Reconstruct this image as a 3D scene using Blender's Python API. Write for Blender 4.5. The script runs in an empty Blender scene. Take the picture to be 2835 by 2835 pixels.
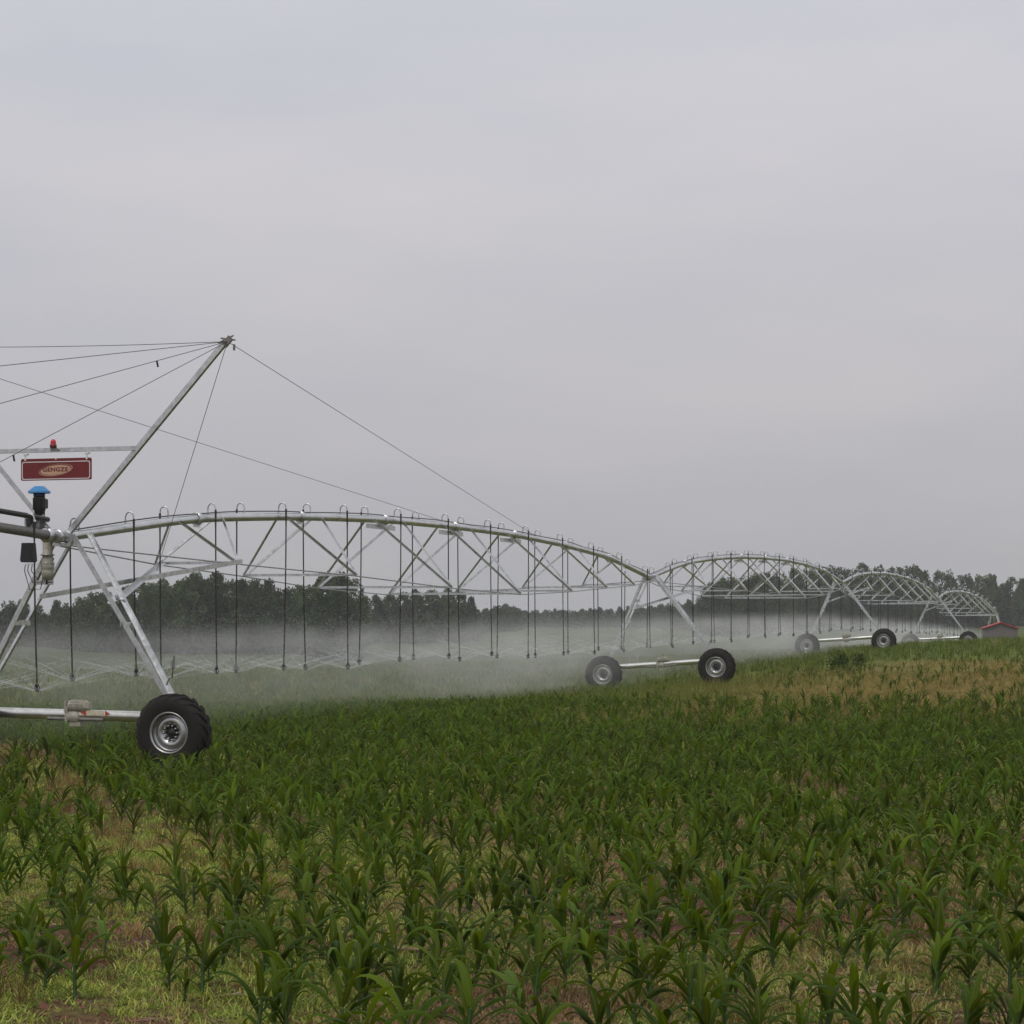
import bpy, bmesh, math, random
import numpy as np
from mathutils import Vector, Matrix

random.seed(7)
rng = np.random.default_rng(11)
sc = bpy.context.scene
COL = sc.collection
pi = math.pi

# ------------------------------------------------------------------ camera
F = 6200.0; PX = 2835.0; HC = 2.6; YH = 1700.0; CX = 1417.5
cam = bpy.data.cameras.new('camera'); cam.sensor_width = 36; cam.sensor_fit = 'HORIZONTAL'
cam.lens = 36 * F / PX; cam.shift_y = (YH - CX) / PX
cam.clip_start = .1; cam.clip_end = 26000
camo = bpy.data.objects.new('camera', cam); COL.objects.link(camo)
camo.location = (0, 0, HC); camo.rotation_euler = (pi / 2, 0, 0)
sc.camera = camo

def at(x, y, Y):
    return Vector(((x - CX) / F * Y, Y, HC + (YH - y) / F * Y))

# ------------------------------------------------------------------ helpers
def tag(o, label=None, cat=None, group=None, kind=None):
    if label: o['label'] = label
    if cat: o['category'] = cat
    if group: o['group'] = group
    if kind: o['kind'] = kind
    return o

def empty(name, loc=(0, 0, 0), rot=(0, 0, 0)):
    o = bpy.data.objects.new(name, None); COL.objects.link(o)
    o.location = loc; o.rotation_euler = rot; o.empty_display_size = .2
    return o

def link(name, me, parent=None):
    o = bpy.data.objects.new(name, me); COL.objects.link(o)
    if parent: o.parent = parent
    return o

def copy_tree(o, parent=None):
    c = o.copy(); COL.objects.link(c)
    if parent: c.parent = parent
    for ch in list(o.children): copy_tree(ch, c)
    return c

class MB:
    def __init__(s): s.v = []; s.f = []; s.sm = []
    def add(s, vs, fs, smooth=False):
        b = len(s.v); s.v += [tuple(p) for p in vs]
        for f in fs: s.f.append(tuple(i + b for i in f)); s.sm.append(smooth)
        return s
    def frame(s, d, up=None):
        d = d.normalized()
        u = Vector(up) if up is not None else Vector((0, 0, 1))
        if abs(d.dot(u.normalized())) > .98: u = Vector((1, 0, 0))
        x = d.cross(u).normalized(); y = x.cross(d).normalized()
        return d, x, y
    def tube(s, pts, r, n=8, cap=True):
        pts = [Vector(p) for p in pts]; m = len(pts)
        rs = r if isinstance(r, (list, tuple)) else [r] * m
        vs = []; x = None
        for i, p in enumerate(pts):
            d = (pts[min(i + 1, m - 1)] - pts[max(i - 1, 0)])
            if x is None: _, x, y = s.frame(d)
            else:
                d = d.normalized(); x = (x - d * x.dot(d)).normalized(); y = x.cross(d).normalized()
            for k in range(n):
                a = 2 * pi * k / n
                vs.append(p + (x * math.cos(a) + y * math.sin(a)) * rs[i])
        fs = []
        for i in range(m - 1):
            for k in range(n):
                fs.append((i * n + k, i * n + (k + 1) % n, (i + 1) * n + (k + 1) % n, (i + 1) * n + k))
        s.add(vs, fs, True)
        if cap:
            s.add(vs[:n], [tuple(range(n))]); s.add(vs[-n:], [tuple(range(n))])
        return s
    def box(s, c, size, rot=None):
        hx, hy, hz_ = [k / 2 for k in size]
        vs = [Vector((sx * hx, sy * hy, sz * hz_)) for sx in (-1, 1) for sy in (-1, 1) for sz in (-1, 1)]
        if rot is not None: vs = [rot @ v for v in vs]
        c = Vector(c)
        return s.add([v + c for v in vs], [(0, 1, 3, 2), (4, 6, 7, 5), (0, 4, 5, 1), (2, 3, 7, 6), (0, 2, 6, 4), (1, 5, 7, 3)])
    def prism(s, p0, p1, prof, up=None):
        p0 = Vector(p0); p1 = Vector(p1); d, x, y = s.frame(p1 - p0, up)
        n = len(prof)
        vs = [p0 + x * a + y * b for a, b in prof] + [p1 + x * a + y * b for a, b in prof]
        fs = [(k, (k + 1) % n, n + (k + 1) % n, n + k) for k in range(n)]
        fs += [tuple(range(n - 1, -1, -1)), tuple(range(n, 2 * n))]
        return s.add(vs, fs)
    def angle(s, p0, p1, w=.05, t=.006, up=None, flip=1):
        f = flip
        prof = [(0, 0), (f * w, 0), (f * w, t), (f * t, t), (f * t, w), (0, w)]
        return s.prism(p0, p1, prof, up)
    def bar(s, p0, p1, w=.05, h=.05, up=None):
        return s.prism(p0, p1, [(-w / 2, -h / 2), (w / 2, -h / 2), (w / 2, h / 2), (-w / 2, h / 2)], up)
    def lathe(s, prof, c, axis='z', n=24, smooth=True):
        c = Vector(c); vs = []
        for r, h in prof:
            for k in range(n):
                a = 2 * pi * k / n; q = (r * math.cos(a), r * math.sin(a))
                v = {'z': (q[0], q[1], h), 'y': (q[0], h, q[1]), 'x': (h, q[0], q[1])}[axis]
                vs.append(c + Vector(v))
        fs = []
        for i in range(len(prof) - 1):
            for k in range(n):
                fs.append((i * n + k, i * n + (k + 1) % n, (i + 1) * n + (k + 1) % n, (i + 1) * n + k))
        return s.add(vs, fs, smooth)
    def build(s, name, mat, parent=None, fix=True):
        me = bpy.data.meshes.new(name); me.from_pydata(s.v, [], s.f)
        me.polygons.foreach_set('use_smooth', s.sm)
        if fix:
            bm = bmesh.new(); bm.from_mesh(me); bmesh.ops.recalc_face_normals(bm, faces=bm.faces); bm.to_mesh(me); bm.free()
        me.materials.append(mat)
        return link(name, me, parent)

def mesh_np(name, V, Fq, mat, col=None, smooth=False, extra=None):
    """quads/tris arrays -> one mesh"""
    me = bpy.data.meshes.new(name)
    nv, nf, k = len(V), len(Fq), Fq.shape[1]
    me.vertices.add(nv); me.vertices.foreach_set('co', np.ascontiguousarray(V, dtype=np.float32).ravel())
    me.loops.add(nf * k); me.loops.foreach_set('vertex_index', np.ascontiguousarray(Fq, dtype=np.int32).ravel())
    me.polygons.add(nf); me.polygons.foreach_set('loop_start', np.arange(0, nf * k, k, dtype=np.int32))
    me.polygons.foreach_set('loop_total', np.full(nf, k, dtype=np.int32))
    me.polygons.foreach_set('use_smooth', np.full(nf, smooth, dtype=bool))
    me.update(calc_edges=True)
    if col is not None:
        a = me.attributes.new('col', 'FLOAT_COLOR', 'POINT')
        c4 = np.ones((nv, 4), dtype=np.float32); c4[:, :3] = col
        a.data.foreach_set('color', c4.ravel())
    if extra:
        for nm, arr in extra.items():
            a = me.attributes.new(nm, 'FLOAT', 'POINT'); a.data.foreach_set('value', np.asarray(arr, dtype=np.float32))
    me.materials.append(mat)
    return me

def scatter(temps, which, pos, rotz, scale, tiltx=None, tilty=None, col=None):
    Vs, Fs, Cs = [], [], []; base = 0
    for ti, (TV, TF) in enumerate(temps):
        idx = np.nonzero(which == ti)[0]
        if len(idx) == 0: continue
        n = len(idx); m = len(TV)
        c, s_ = np.cos(rotz[idx])[:, None], np.sin(rotz[idx])[:, None]
        sc_ = scale[idx]
        if sc_.ndim == 1: sc_ = np.stack([sc_, sc_, sc_], 1)
        x = TV[None, :, 0] * sc_[:, None, 0]; y = TV[None, :, 1] * sc_[:, None, 1]; z = TV[None, :, 2] * sc_[:, None, 2]
        X = x * c - y * s_; Y = x * s_ + y * c
        if tiltx is not None: X = X + z * tiltx[idx][:, None]; Y = Y + z * tilty[idx][:, None]
        W = np.stack([X, Y, z], 2) + pos[idx][:, None, :]
        Vs.append(W.reshape(-1, 3))
        off = base + np.arange(n)[:, None, None] * m
        Fs.append((TF[None] + off).reshape(-1, TF.shape[1])); base += n * m
        if col is not None: Cs.append(np.repeat(col[idx], m, axis=0))
    return np.concatenate(Vs), np.concatenate(Fs), (np.concatenate(Cs) if col is not None else None)

def vnoise(x, y, seed=0):
    xi = np.floor(x).astype(np.int64); yi = np.floor(y).astype(np.int64); fx = x - xi; fy = y - yi
    def h(a, b):
        v = (a * 374761393 + b * 668265263 + seed * 1442695041) & 0x7fffffff
        v = ((v ^ (v >> 13)) * 1274126177) & 0x7fffffff
        return ((v ^ (v >> 16)) & 0xffff) / 65535.0
    fx = fx * fx * (3 - 2 * fx); fy = fy * fy * (3 - 2 * fy)
    return (h(xi, yi) * (1 - fx) + h(xi + 1, yi) * fx) * (1 - fy) + (h(xi, yi + 1) * (1 - fx) + h(xi + 1, yi + 1) * fx) * fy

def fbm(x, y, seed=0, o=3):
    t = 0; a = .5; n = 0
    for i in range(o):
        t = t + a * vnoise(x * 2 ** i, y * 2 ** i, seed + i); n += a; a *= .5
    return t / n

# ------------------------------------------------------------------ materials
def newmat(name):
    m = bpy.data.materials.new(name); m.use_nodes = True
    nt = m.node_tree; b = nt.nodes['Principled BSDF']
    return m, nt, b

def N(nt, t, **kw):
    n = nt.nodes.new(t)
    for k, v in kw.items():
        if k in n.inputs: n.inputs[k].default_value = v
        else: setattr(n, k, v)
    return n

def ramp(nt, fac, stops):
    r = nt.nodes.new('ShaderNodeValToRGB'); e = r.color_ramp.elements
    while len(e) < len(stops): e.new(.5)
    for el, (p, c) in zip(e, stops): el.position = p; el.color = (*c, 1) if len(c) == 3 else c
    nt.links.new(fac, r.inputs[0]); return r.outputs[0]

def simple(name, c, rough=.5, metal=0., var=.12, scale=6., bump=0., spec=.5, c2=None):
    m, nt, b = newmat(name)
    tc = N(nt, 'ShaderNodeTexCoord'); n = N(nt, 'ShaderNodeTexNoise', Scale=scale, Detail=6., Roughness=.6)
    nt.links.new(tc.outputs['Object'], n.inputs['Vector'])
    lo = c2 if c2 else tuple(max(0, k * (1 - var)) for k in c)
    hi = tuple(min(1, k * (1 + var)) for k in c)
    nt.links.new(ramp(nt, n.outputs[0], [(.3, lo), (.7, hi)]), b.inputs['Base Color'])
    b.inputs['Roughness'].default_value = rough; b.inputs['Metallic'].default_value = metal
    b.inputs['Specular IOR Level'].default_value = spec
    if bump:
        bp = N(nt, 'ShaderNodeBump', Strength=bump, Distance=.01); nt.links.new(n.outputs[0], bp.inputs['Height'])
        nt.links.new(bp.outputs[0], b.inputs['Normal'])
    return m

M = {}
M['galv'] = simple('galvanised_steel', (.60, .61, .62), .32, .93, .26, 9., .05)
M['pipe'] = simple('galvanised_pipe', (.60, .61, .61), .30, .95, .16, 3., .03)
M['rod'] = simple('steel_rod', (.36, .36, .36), .5, .7, .2, 8.)
M['dark_steel'] = simple('dull_steel', (.22, .21, .19), .55, .6, .25, 14.)
M['cable'] = simple('wire_rope', (.10, .10, .10), .6, .5, .2, 8.)
M['black'] = simple('black_plastic', (.012, .012, .013), .45, 0, .3, 10.)
M['hose'] = simple('black_hose', (.014, .013, .012), .5, 0, .3, 3., c2=(.03, .016, .012))
M['cream'] = simple('cream_paint', (.45, .43, .36), .5, 0, .15, 9., .05, c2=(.26, .24, .19))
M['beam'] = simple('beam_steel', (.68, .68, .66), .28, .9, .15, 5., .04, c2=(.5, .49, .46))
M['blue'] = simple('blue_paint', (.05, .24, .52), .45, 0, .08, 5.)
M['red_lens'] = simple('red_lens', (.5, .012, .015), .2, 0, .1, 5.)
M['red_sign'] = simple('red_sign_paint', (.16, .008, .012), .45, 0, .08, 3.)
M['white'] = simple('white_paint', (.72, .72, .72), .5, 0, .05, 5.)
M['logo'] = simple('beige_logo', (.56, .33, .22), .5, 0, .04, 5.)
M['sign_letter'] = simple('dark_red_letters', (.13, .008, .012), .5, 0, .04, 5.)
M['orange'] = simple('orange_decal', (.45, .07, .02), .5, 0, .15, 9.)
M['decal'] = simple('worn_decal', (.6, .53, .4), .5, 0, .2, 20.)
M['rubber'] = simple('tyre_rubber', (.013, .011, .010), .7, 0, .5, 12., .15, spec=.2, c2=(.017, .0135, .011))
M['rim'] = simple('rim_steel', (.46, .46, .46), .36, .95, .18, 7., .05)
M['roof_red'] = simple('red_roof', (.42, .03, .03), .5, 0, .15, 2.)
M['trunk'] = simple('bark', (.10, .085, .07), .9, 0, .3, 5., .3)
M['dry'] = simple('dry_stalk', (.30, .20, .12), .8, 0, .4, 25., .2)

# hut brick
m, nt, b = newmat('grey_brick')
tc = N(nt, 'ShaderNodeTexCoord'); br = N(nt, 'ShaderNodeTexBrick', Scale=4.)
br.inputs['Color1'].default_value = (.145, .125, .12, 1); br.inputs['Color2'].default_value = (.11, .095, .092, 1); br.inputs['Mortar'].default_value = (.18, .165, .16, 1)
mp = N(nt, 'ShaderNodeMapping'); mp.inputs['Rotation'].default_value = (pi / 2, 0, 0)
nt.links.new(tc.outputs['Object'], mp.inputs[0]); nt.links.new(mp.outputs[0], br.inputs[0]); nt.links.new(br.outputs[0], b.inputs['Base Color'])
b.inputs['Roughness'].default_value = .85; M['brick'] = m

def leafmat(name, rough=.45, trans=.35, var=.35, spec=.35, use_attr=True, base=(.05, .08, .03), tint=(1.25, 1.3, .7)):
    m, nt, b = newmat(name)
    g = N(nt, 'ShaderNodeNewGeometry')
    if use_attr:
        a = N(nt, 'ShaderNodeAttribute', attribute_name='col'); csrc = a.outputs['Color']
        if name == 'tree_leaf':
            oi = N(nt, 'ShaderNodeObjectInfo'); mo_ = N(nt, 'ShaderNodeMapRange'); mo_.inputs[3].default_value = .70; mo_.inputs[4].default_value = 1.4; nt.links.new(oi.outputs['Random'], mo_.inputs[0])
            hv = N(nt, 'ShaderNodeHueSaturation'); nt.links.new(csrc, hv.inputs['Color']); nt.links.new(mo_.outputs[0], hv.inputs['Value']); csrc = hv.outputs[0]
    else:
        oi = N(nt, 'ShaderNodeObjectInfo'); hs0 = N(nt, 'ShaderNodeHueSaturation'); hs0.inputs['Color'].default_value = (*base, 1)
        mr0 = N(nt, 'ShaderNodeMapRange'); mr0.inputs[3].default_value = .72; mr0.inputs[4].default_value = 1.4
        nt.links.new(oi.outputs['Random'], mr0.inputs[0]); nt.links.new(mr0.outputs[0], hs0.inputs['Value']); csrc = hs0.outputs[0]
    mr = N(nt, 'ShaderNodeMapRange'); mr.inputs[3].default_value = 1 - var; mr.inputs[4].default_value = 1 + var
    nt.links.new(g.outputs['Random Per Island'], mr.inputs[0])
    hs = N(nt, 'ShaderNodeHueSaturation'); nt.links.new(csrc, hs.inputs['Color']); nt.links.new(mr.outputs[0], hs.inputs['Value'])
    mh = N(nt, 'ShaderNodeMapRange'); mh.inputs[3].default_value = .478; mh.inputs[4].default_value = .515
    mm = N(nt, 'ShaderNodeMath', operation='MULTIPLY'); mm.inputs[1].default_value = 7.31
    fr = N(nt, 'ShaderNodeMath', operation='FRACT')
    nt.links.new(g.outputs['Random Per Island'], mm.inputs[0]); nt.links.new(mm.outputs[0], fr.inputs[0]); nt.links.new(fr.outputs[0], mh.inputs[0]); nt.links.new(mh.outputs[0], hs.inputs['Hue'])
    ra = N(nt, 'ShaderNodeAttribute', attribute_name='rib'); gt = N(nt, 'ShaderNodeMapRange'); gt.inputs[1].default_value = .84; gt.inputs[2].default_value = .95; gt.inputs[4].default_value = .55
    nt.links.new(ra.outputs['Fac'], gt.inputs[0])
    mxr = N(nt, 'ShaderNodeMix', data_type='RGBA'); mxr.inputs[7].default_value = (.13, .18, .05, 1); nt.links.new(gt.outputs[0], mxr.inputs[0]); nt.links.new(hs.outputs[0], mxr.inputs[6])
    hs = mxr; hs_out = mxr.outputs[2]
    if not use_attr and name.startswith('corn_leaf'):
        yg = N(nt, 'ShaderNodeMath', operation='GREATER_THAN'); yg.inputs[1].default_value = .955; nt.links.new(g.outputs['Random Per Island'], yg.inputs[0])
        mxy = N(nt, 'ShaderNodeMix', data_type='RGBA'); mxy.inputs[7].default_value = (.17, .16, .035, 1); nt.links.new(yg.outputs[0], mxy.inputs[0]); nt.links.new(hs_out, mxy.inputs[6]); hs_out = mxy.outputs[2]
    nt.links.new(hs_out, b.inputs['Base Color'])
    b.inputs['Roughness'].default_value = rough; b.inputs['Specular IOR Level'].default_value = spec
    tr = N(nt, 'ShaderNodeBsdfTranslucent'); mx = N(nt, 'ShaderNodeMix', data_type='RGBA', blend_type='MULTIPLY')
    mx.inputs[0].default_value = 1; mx.inputs[7].default_value = (*tint, 1)
    nt.links.new(hs_out, mx.inputs[6]); nt.links.new(mx.outputs[2], tr.inputs[0])
    ms = N(nt, 'ShaderNodeMixShader'); ms.inputs[0].default_value = trans
    nt.links.new(b.outputs[0], ms.inputs[1]); nt.links.new(tr.outputs[0], ms.inputs[2])
    nt.links.new(ms.outputs[0], nt.nodes['Material Output'].inputs['Surface'])
    return m
M['corn'] = leafmat('corn_leaf', .5, .38, .38, .08, False, (.056, .098, .0055), (1.65, 1.45, .2))
M['pale_corn'] = leafmat('pale_corn_leaf', .5, .35, .22, .13, False, (.10, .17, .02), (1.3, 1.2, .4))
M['stalk'] = leafmat('corn_stalk', .5, .1, .2, .15, False, (.045, .085, .03))
M['cornfield'] = leafmat('cornfield_leaf', .55, .36, .40, .07, True, tint=(1.6, 1.4, .25))
M['clod'] = leafmat('earth_clod', .9, 0., .1, .1, True)
M['weed'] = leafmat('weed_blade', .6, .3, .35, .12, True)
M['tree'] = leafmat('tree_leaf', .6, .25, .3, .12, True, tint=(1.2, 1.2, .6))
M['wood'] = leafmat('wood_leaf', .6, .2, .35, .2, True)

# ------------------------------------------------------------------ terrain
D0 = 38.75
_d = np.linspace(-8, 130, 2761)
_b = np.interp(_d, [-8, .985, 1.5, 2.0, 2.5, 3.0, 3.35, 3.6, 4.03, 5.05, 6, 7.5, 11, 20, 130],
               [0, 0, 0, .03, .25, .55, .64, .50, .0, -1.05, -.5, .1, .9, 1.3, 1.3])
_k = np.hanning(9); _k /= _k.sum()
_b = np.convolve(np.pad(_b, 4, mode='edge'), _k, 'valid')

def hz(x, Y):
    x = np.asarray(x, float); Y = np.asarray(Y, float); d = Y / D0
    z = np.interp(d, _d, _b)
    tl = np.interp(d, [0, .985, 1.4, 2, 3, 4, 5, 7], [0, -.008, .01, .07, .07, .05, 0, 0])
    dx = x - (.3167 * Y - 19.8)
    z = z + tl * 8 * np.tanh(dx / 8) - 1.6 * (1 - np.exp(-np.maximum(0, -dx - 8) / 35)) * np.clip((Y - 50) / 60, 0, 1)
    w = np.clip((Y - 5) / 20, .3, 1) * np.clip((400 - Y) / 200, 0, 1)
    z = z + (fbm(x * .25, Y * .25, 3) - .5) * .10 * w + (fbm(x * 1.6, Y * 1.6, 5, 2) - .5) * .05 * np.clip((60 - Y) / 30, 0, 1)
    return z

def cover_col(x, Y):
    """what grows or lies there: colour of the field by place"""
    x = np.asarray(x, float); Y = np.asarray(Y, float)
    dx = x - (.3167 * Y - 19.8)
    n = fbm(x * .12 + 7, Y * .06, 21); n2 = fbm(x * .5, Y * .3, 31)
    soil = np.array([.150, .074, .048]); green = np.array([.108, .150, .018]); ygreen = np.array([.15, .19, .04])
    brown = np.array([.200, .150, .033]); pale = np.array([.092, .120, .036])
    dn_ = fbm(x * .55 + 3, Y * .35, 61) * .6 + fbm(x * 2.1, Y * 1.4, 63, 2) * .4; c = soil + (ygreen * .72 - soil) * np.clip((dn_ - .36) * 6, 0, .75)[..., None]
    far = np.clip((Y - 36) / 18, 0, 1)[..., None]
    left = pale + (green - pale) * np.clip((n - .4) * 2.5, 0, 1)[..., None] * .6
    rb = np.clip((dx - .5 + 6 * (n - .5)) / 9, 0, 1)
    band = np.clip((Y - 46) / 8, 0, 1) * np.clip((98 + 26 * (n - .5) - Y) / 10, 0, 1)
    wb = (rb * band * np.clip(.75 + 1.5 * (n2 - .35), 0, 1))[..., None]
    fc = green * (1 - np.clip(-dx / 6, 0, 1))[..., None] + left * np.clip(-dx / 6, 0, 1)[..., None]
    fc = fc * (1 - wb) + brown * wb
    fc = fc * (1 - .45 * np.clip((Y - 150) / 60, 0, 1) * np.clip(-dx / 20, 0, 1))[..., None]   # far ground left of the line darkened with distance
    return c * (1 - far) + fc * far

def grid_axis(a, b, step0, g):
    v = [0.]; s = step0
    while v[-1] < b: v.append(v[-1] + s); s *= g
    w = [0.]; s = step0
    while w[-1] > a: w.append(w[-1] - s); s *= g
    return np.array(w[:0:-1] + v)
gx = grid_axis(-9000, 9000, .35, 1.028); gy = grid_axis(-60, 11000, .35, 1.016)
GX, GY = np.meshgrid(gx, gy); GZ = hz(GX, GY)
V = np.stack([GX, GY, GZ], 2).reshape(-1, 3); nx, ny = len(gx), len(gy)
i0 = (np.arange(ny - 1)[:, None] * nx + np.arange(nx - 1)[None]).ravel()
Fq = np.stack([i0, i0 + 1, i0 + 1 + nx, i0 + nx], 1)
m, nt, b = newmat('field_soil')
a = N(nt, 'ShaderNodeAttribute', attribute_name='col'); tc = N(nt, 'ShaderNodeTexCoord')
n1 = N(nt, 'ShaderNodeTexNoise', Scale=9., Detail=9., Roughness=.7); n2 = N(nt, 'ShaderNodeTexNoise', Scale=1.3, Detail=6.)
nt.links.new(tc.outputs['Object'], n1.inputs[0]); nt.links.new(tc.outputs['Object'], n2.inputs[0])
r1 = ramp(nt, n1.outputs[0], [(.30, (.35, .32, .3)), (.5, (1, 1, 1)), (.70, (1.75, 1.65, 1.6))])  # soil tone noise, with small dark shadows painted into the colour
r2 = ramp(nt, n2.outputs[0], [(.3, (.75, .72, .7)), (.7, (1.2, 1.2, 1.15))])
x1 = N(nt, 'ShaderNodeMix', data_type='RGBA', blend_type='MULTIPLY'); x1.inputs[0].default_value = 1
x2 = N(nt, 'ShaderNodeMix', data_type='RGBA', blend_type='MULTIPLY'); x2.inputs[0].default_value = 1
nt.links.new(a.outputs['Color'], x1.inputs[6]); nt.links.new(r1, x1.inputs[7]); nt.links.new(x1.outputs[2], x2.inputs[6]); nt.links.new(r2, x2.inputs[7])
nt.links.new(x2.outputs[2], b.inputs['Base Color']); b.inputs['Roughness'].default_value = .9; b.inputs['Specular IOR Level'].default_value = .15
bp = N(nt, 'ShaderNodeBump', Strength=1., Distance=.09); nt.links.new(n1.outputs[0], bp.inputs['Height']); nt.links.new(bp.outputs[0], b.inputs['Normal'])
gme = mesh_np('ground', V, Fq, m, cover_col(V[:, 0], V[:, 1]), True)
tag(link('ground', gme), kind='structure')

# ------------------------------------------------------------------ the irrigation machine
TH = math.atan(.3167); U = Vector((math.sin(TH), math.cos(TH), 0)); VV = Vector((math.cos(TH), -math.sin(TH), 0)); RZ = -TH
HP = 3.87                                                       # pipe axis above the tyre bottoms
DT = [.985 + 1.015 * k for k in range(5)]
def line(d): return Vector((.3167 * d * D0 - 19.8, d * D0, 0))
L = 1.015 * D0 / math.cos(TH)
TB = [0.03, .0, .43, .03]                                       # tower bases
ROLL = [-.012, .072, .068, .05]
TOPZ = [3.905, 3.88, 4.26, 3.72, 2.78]

AT_ = [.13, .2533, .3767, .5, .6233, .7467, .87]
ARCH = [.56, .80, .94, .97, .94, .80, .56]
DROP = [.88, 1.28, 1.62, 1.76, 1.6, 1.3, .9]
WID = [1.70, 2.58, 3.36, 3.56, 3.36, 2.62, 1.70]
_tt = [0] + AT_ + [1]; _aa = [0] + ARCH + [0]
def arch(t):
    # smooth cubic through the flange heights
    v = np.interp([t - .03, t - .015, t, t + .015, t + .03], [-.06] + _tt + [1.06], [-.26] + _aa + [-.26]); return float(v.mean()) if .03 < t < .97 else float(np.interp(t, _tt, _aa))

def make_wheel(parent, a, s):
    """wheel in the plane across the pipe; s < 0 is the side towards the camera"""
    R = .635; w = .19
    o = empty('wheel', (a, s, R)); o.parent = parent
    t = MB()
    prof = [(.30, -w * .80), (.345, -w * .95), (.44, -w * 1.08), (.53, -w * 1.05), (.585, -w * .88), (.603, -w * .6), (.610, 0), (.603, w * .6), (.585, w * .88), (.53, w * 1.05), (.44, w * 1.08), (.345, w * .95), (.30, w * .8)]
    t.lathe(prof, (0, 0, 0), 'y', 56)
    nl = 19
    for side in (-1, 1):                                        # chevron lugs
        for k in range(nl):
            a0 = 2 * pi * (k + (.5 if side > 0 else 0)) / nl
            rows = []
            for q in range(6):
                f = q / 5; yy = side * w * (0.02 + 1.0 * f); an = a0 + .36 * f ** 1.0
                rb = .598 - .085 * max(0, f - .72) / .28; rt = .645 - .085 * max(0, f - .72) / .28
                for dw, rr in ((-.040, rb), (-.026, rt), (.026, rt), (.040, rb)):
                    rows.append((rr * math.cos(an + dw / .6), yy, rr * math.sin(an + dw / .6)))
            fs = []
            for q in range(5):
                for e in range(3): fs.append((q * 4 + e, q * 4 + e + 1, q * 4 + e + 5, q * 4 + e + 4))
            fs += [(0, 1, 2, 3), (20, 23, 22, 21)]
            t.add(rows, fs)
    t.build('tyre', M['rubber'], o)
    r = MB()
    r.lathe([(.345, -w * .84), (.350, -w * .98), (.335, -w * 1.02), (.318, -w * .92), (.305, -w * .55), (.275, -w * .42), (.255, -w * .62), (.20, -w * .66), (.155, -w * .60), (.135, -w * .30), (.085, -w * .28), (.085, 0)], (0, 0, 0), 'y', 40)
    r.lathe([(.345, w * .84), (.335, w * 1.0), (.30, w * .5), (.28, -w * .3), (.1, -w * .2)], (0, 0, 0), 'y', 32)
    r.build('rim', M['rim'], o)
    h = MB()
    h.lathe([(.0, -w * .52), (.06, -w * .50), (.082, -w * .40), (.085, -w * .1), (.085, w * 1.2)], (0, 0, 0), 'y', 20)
    h.build('hub', M['black'], o)
    nb = MB()
    for k in range(10):
        an = 2 * pi * k / 10
        nb.lathe([(0, -w * .78), (.014, -w * .77), (.016, -w * .55)], (.118 * math.cos(an), .0, .118 * math.sin(an)), 'y', 8)
        nb.lathe([(.02, -w * .6), (.02, -w * .3)], (.118 * math.cos(an), .0, .118 * math.sin(an)), 'y', 8)
    nb.build('wheel_bolt', M['rim'], o)
    return o

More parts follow.
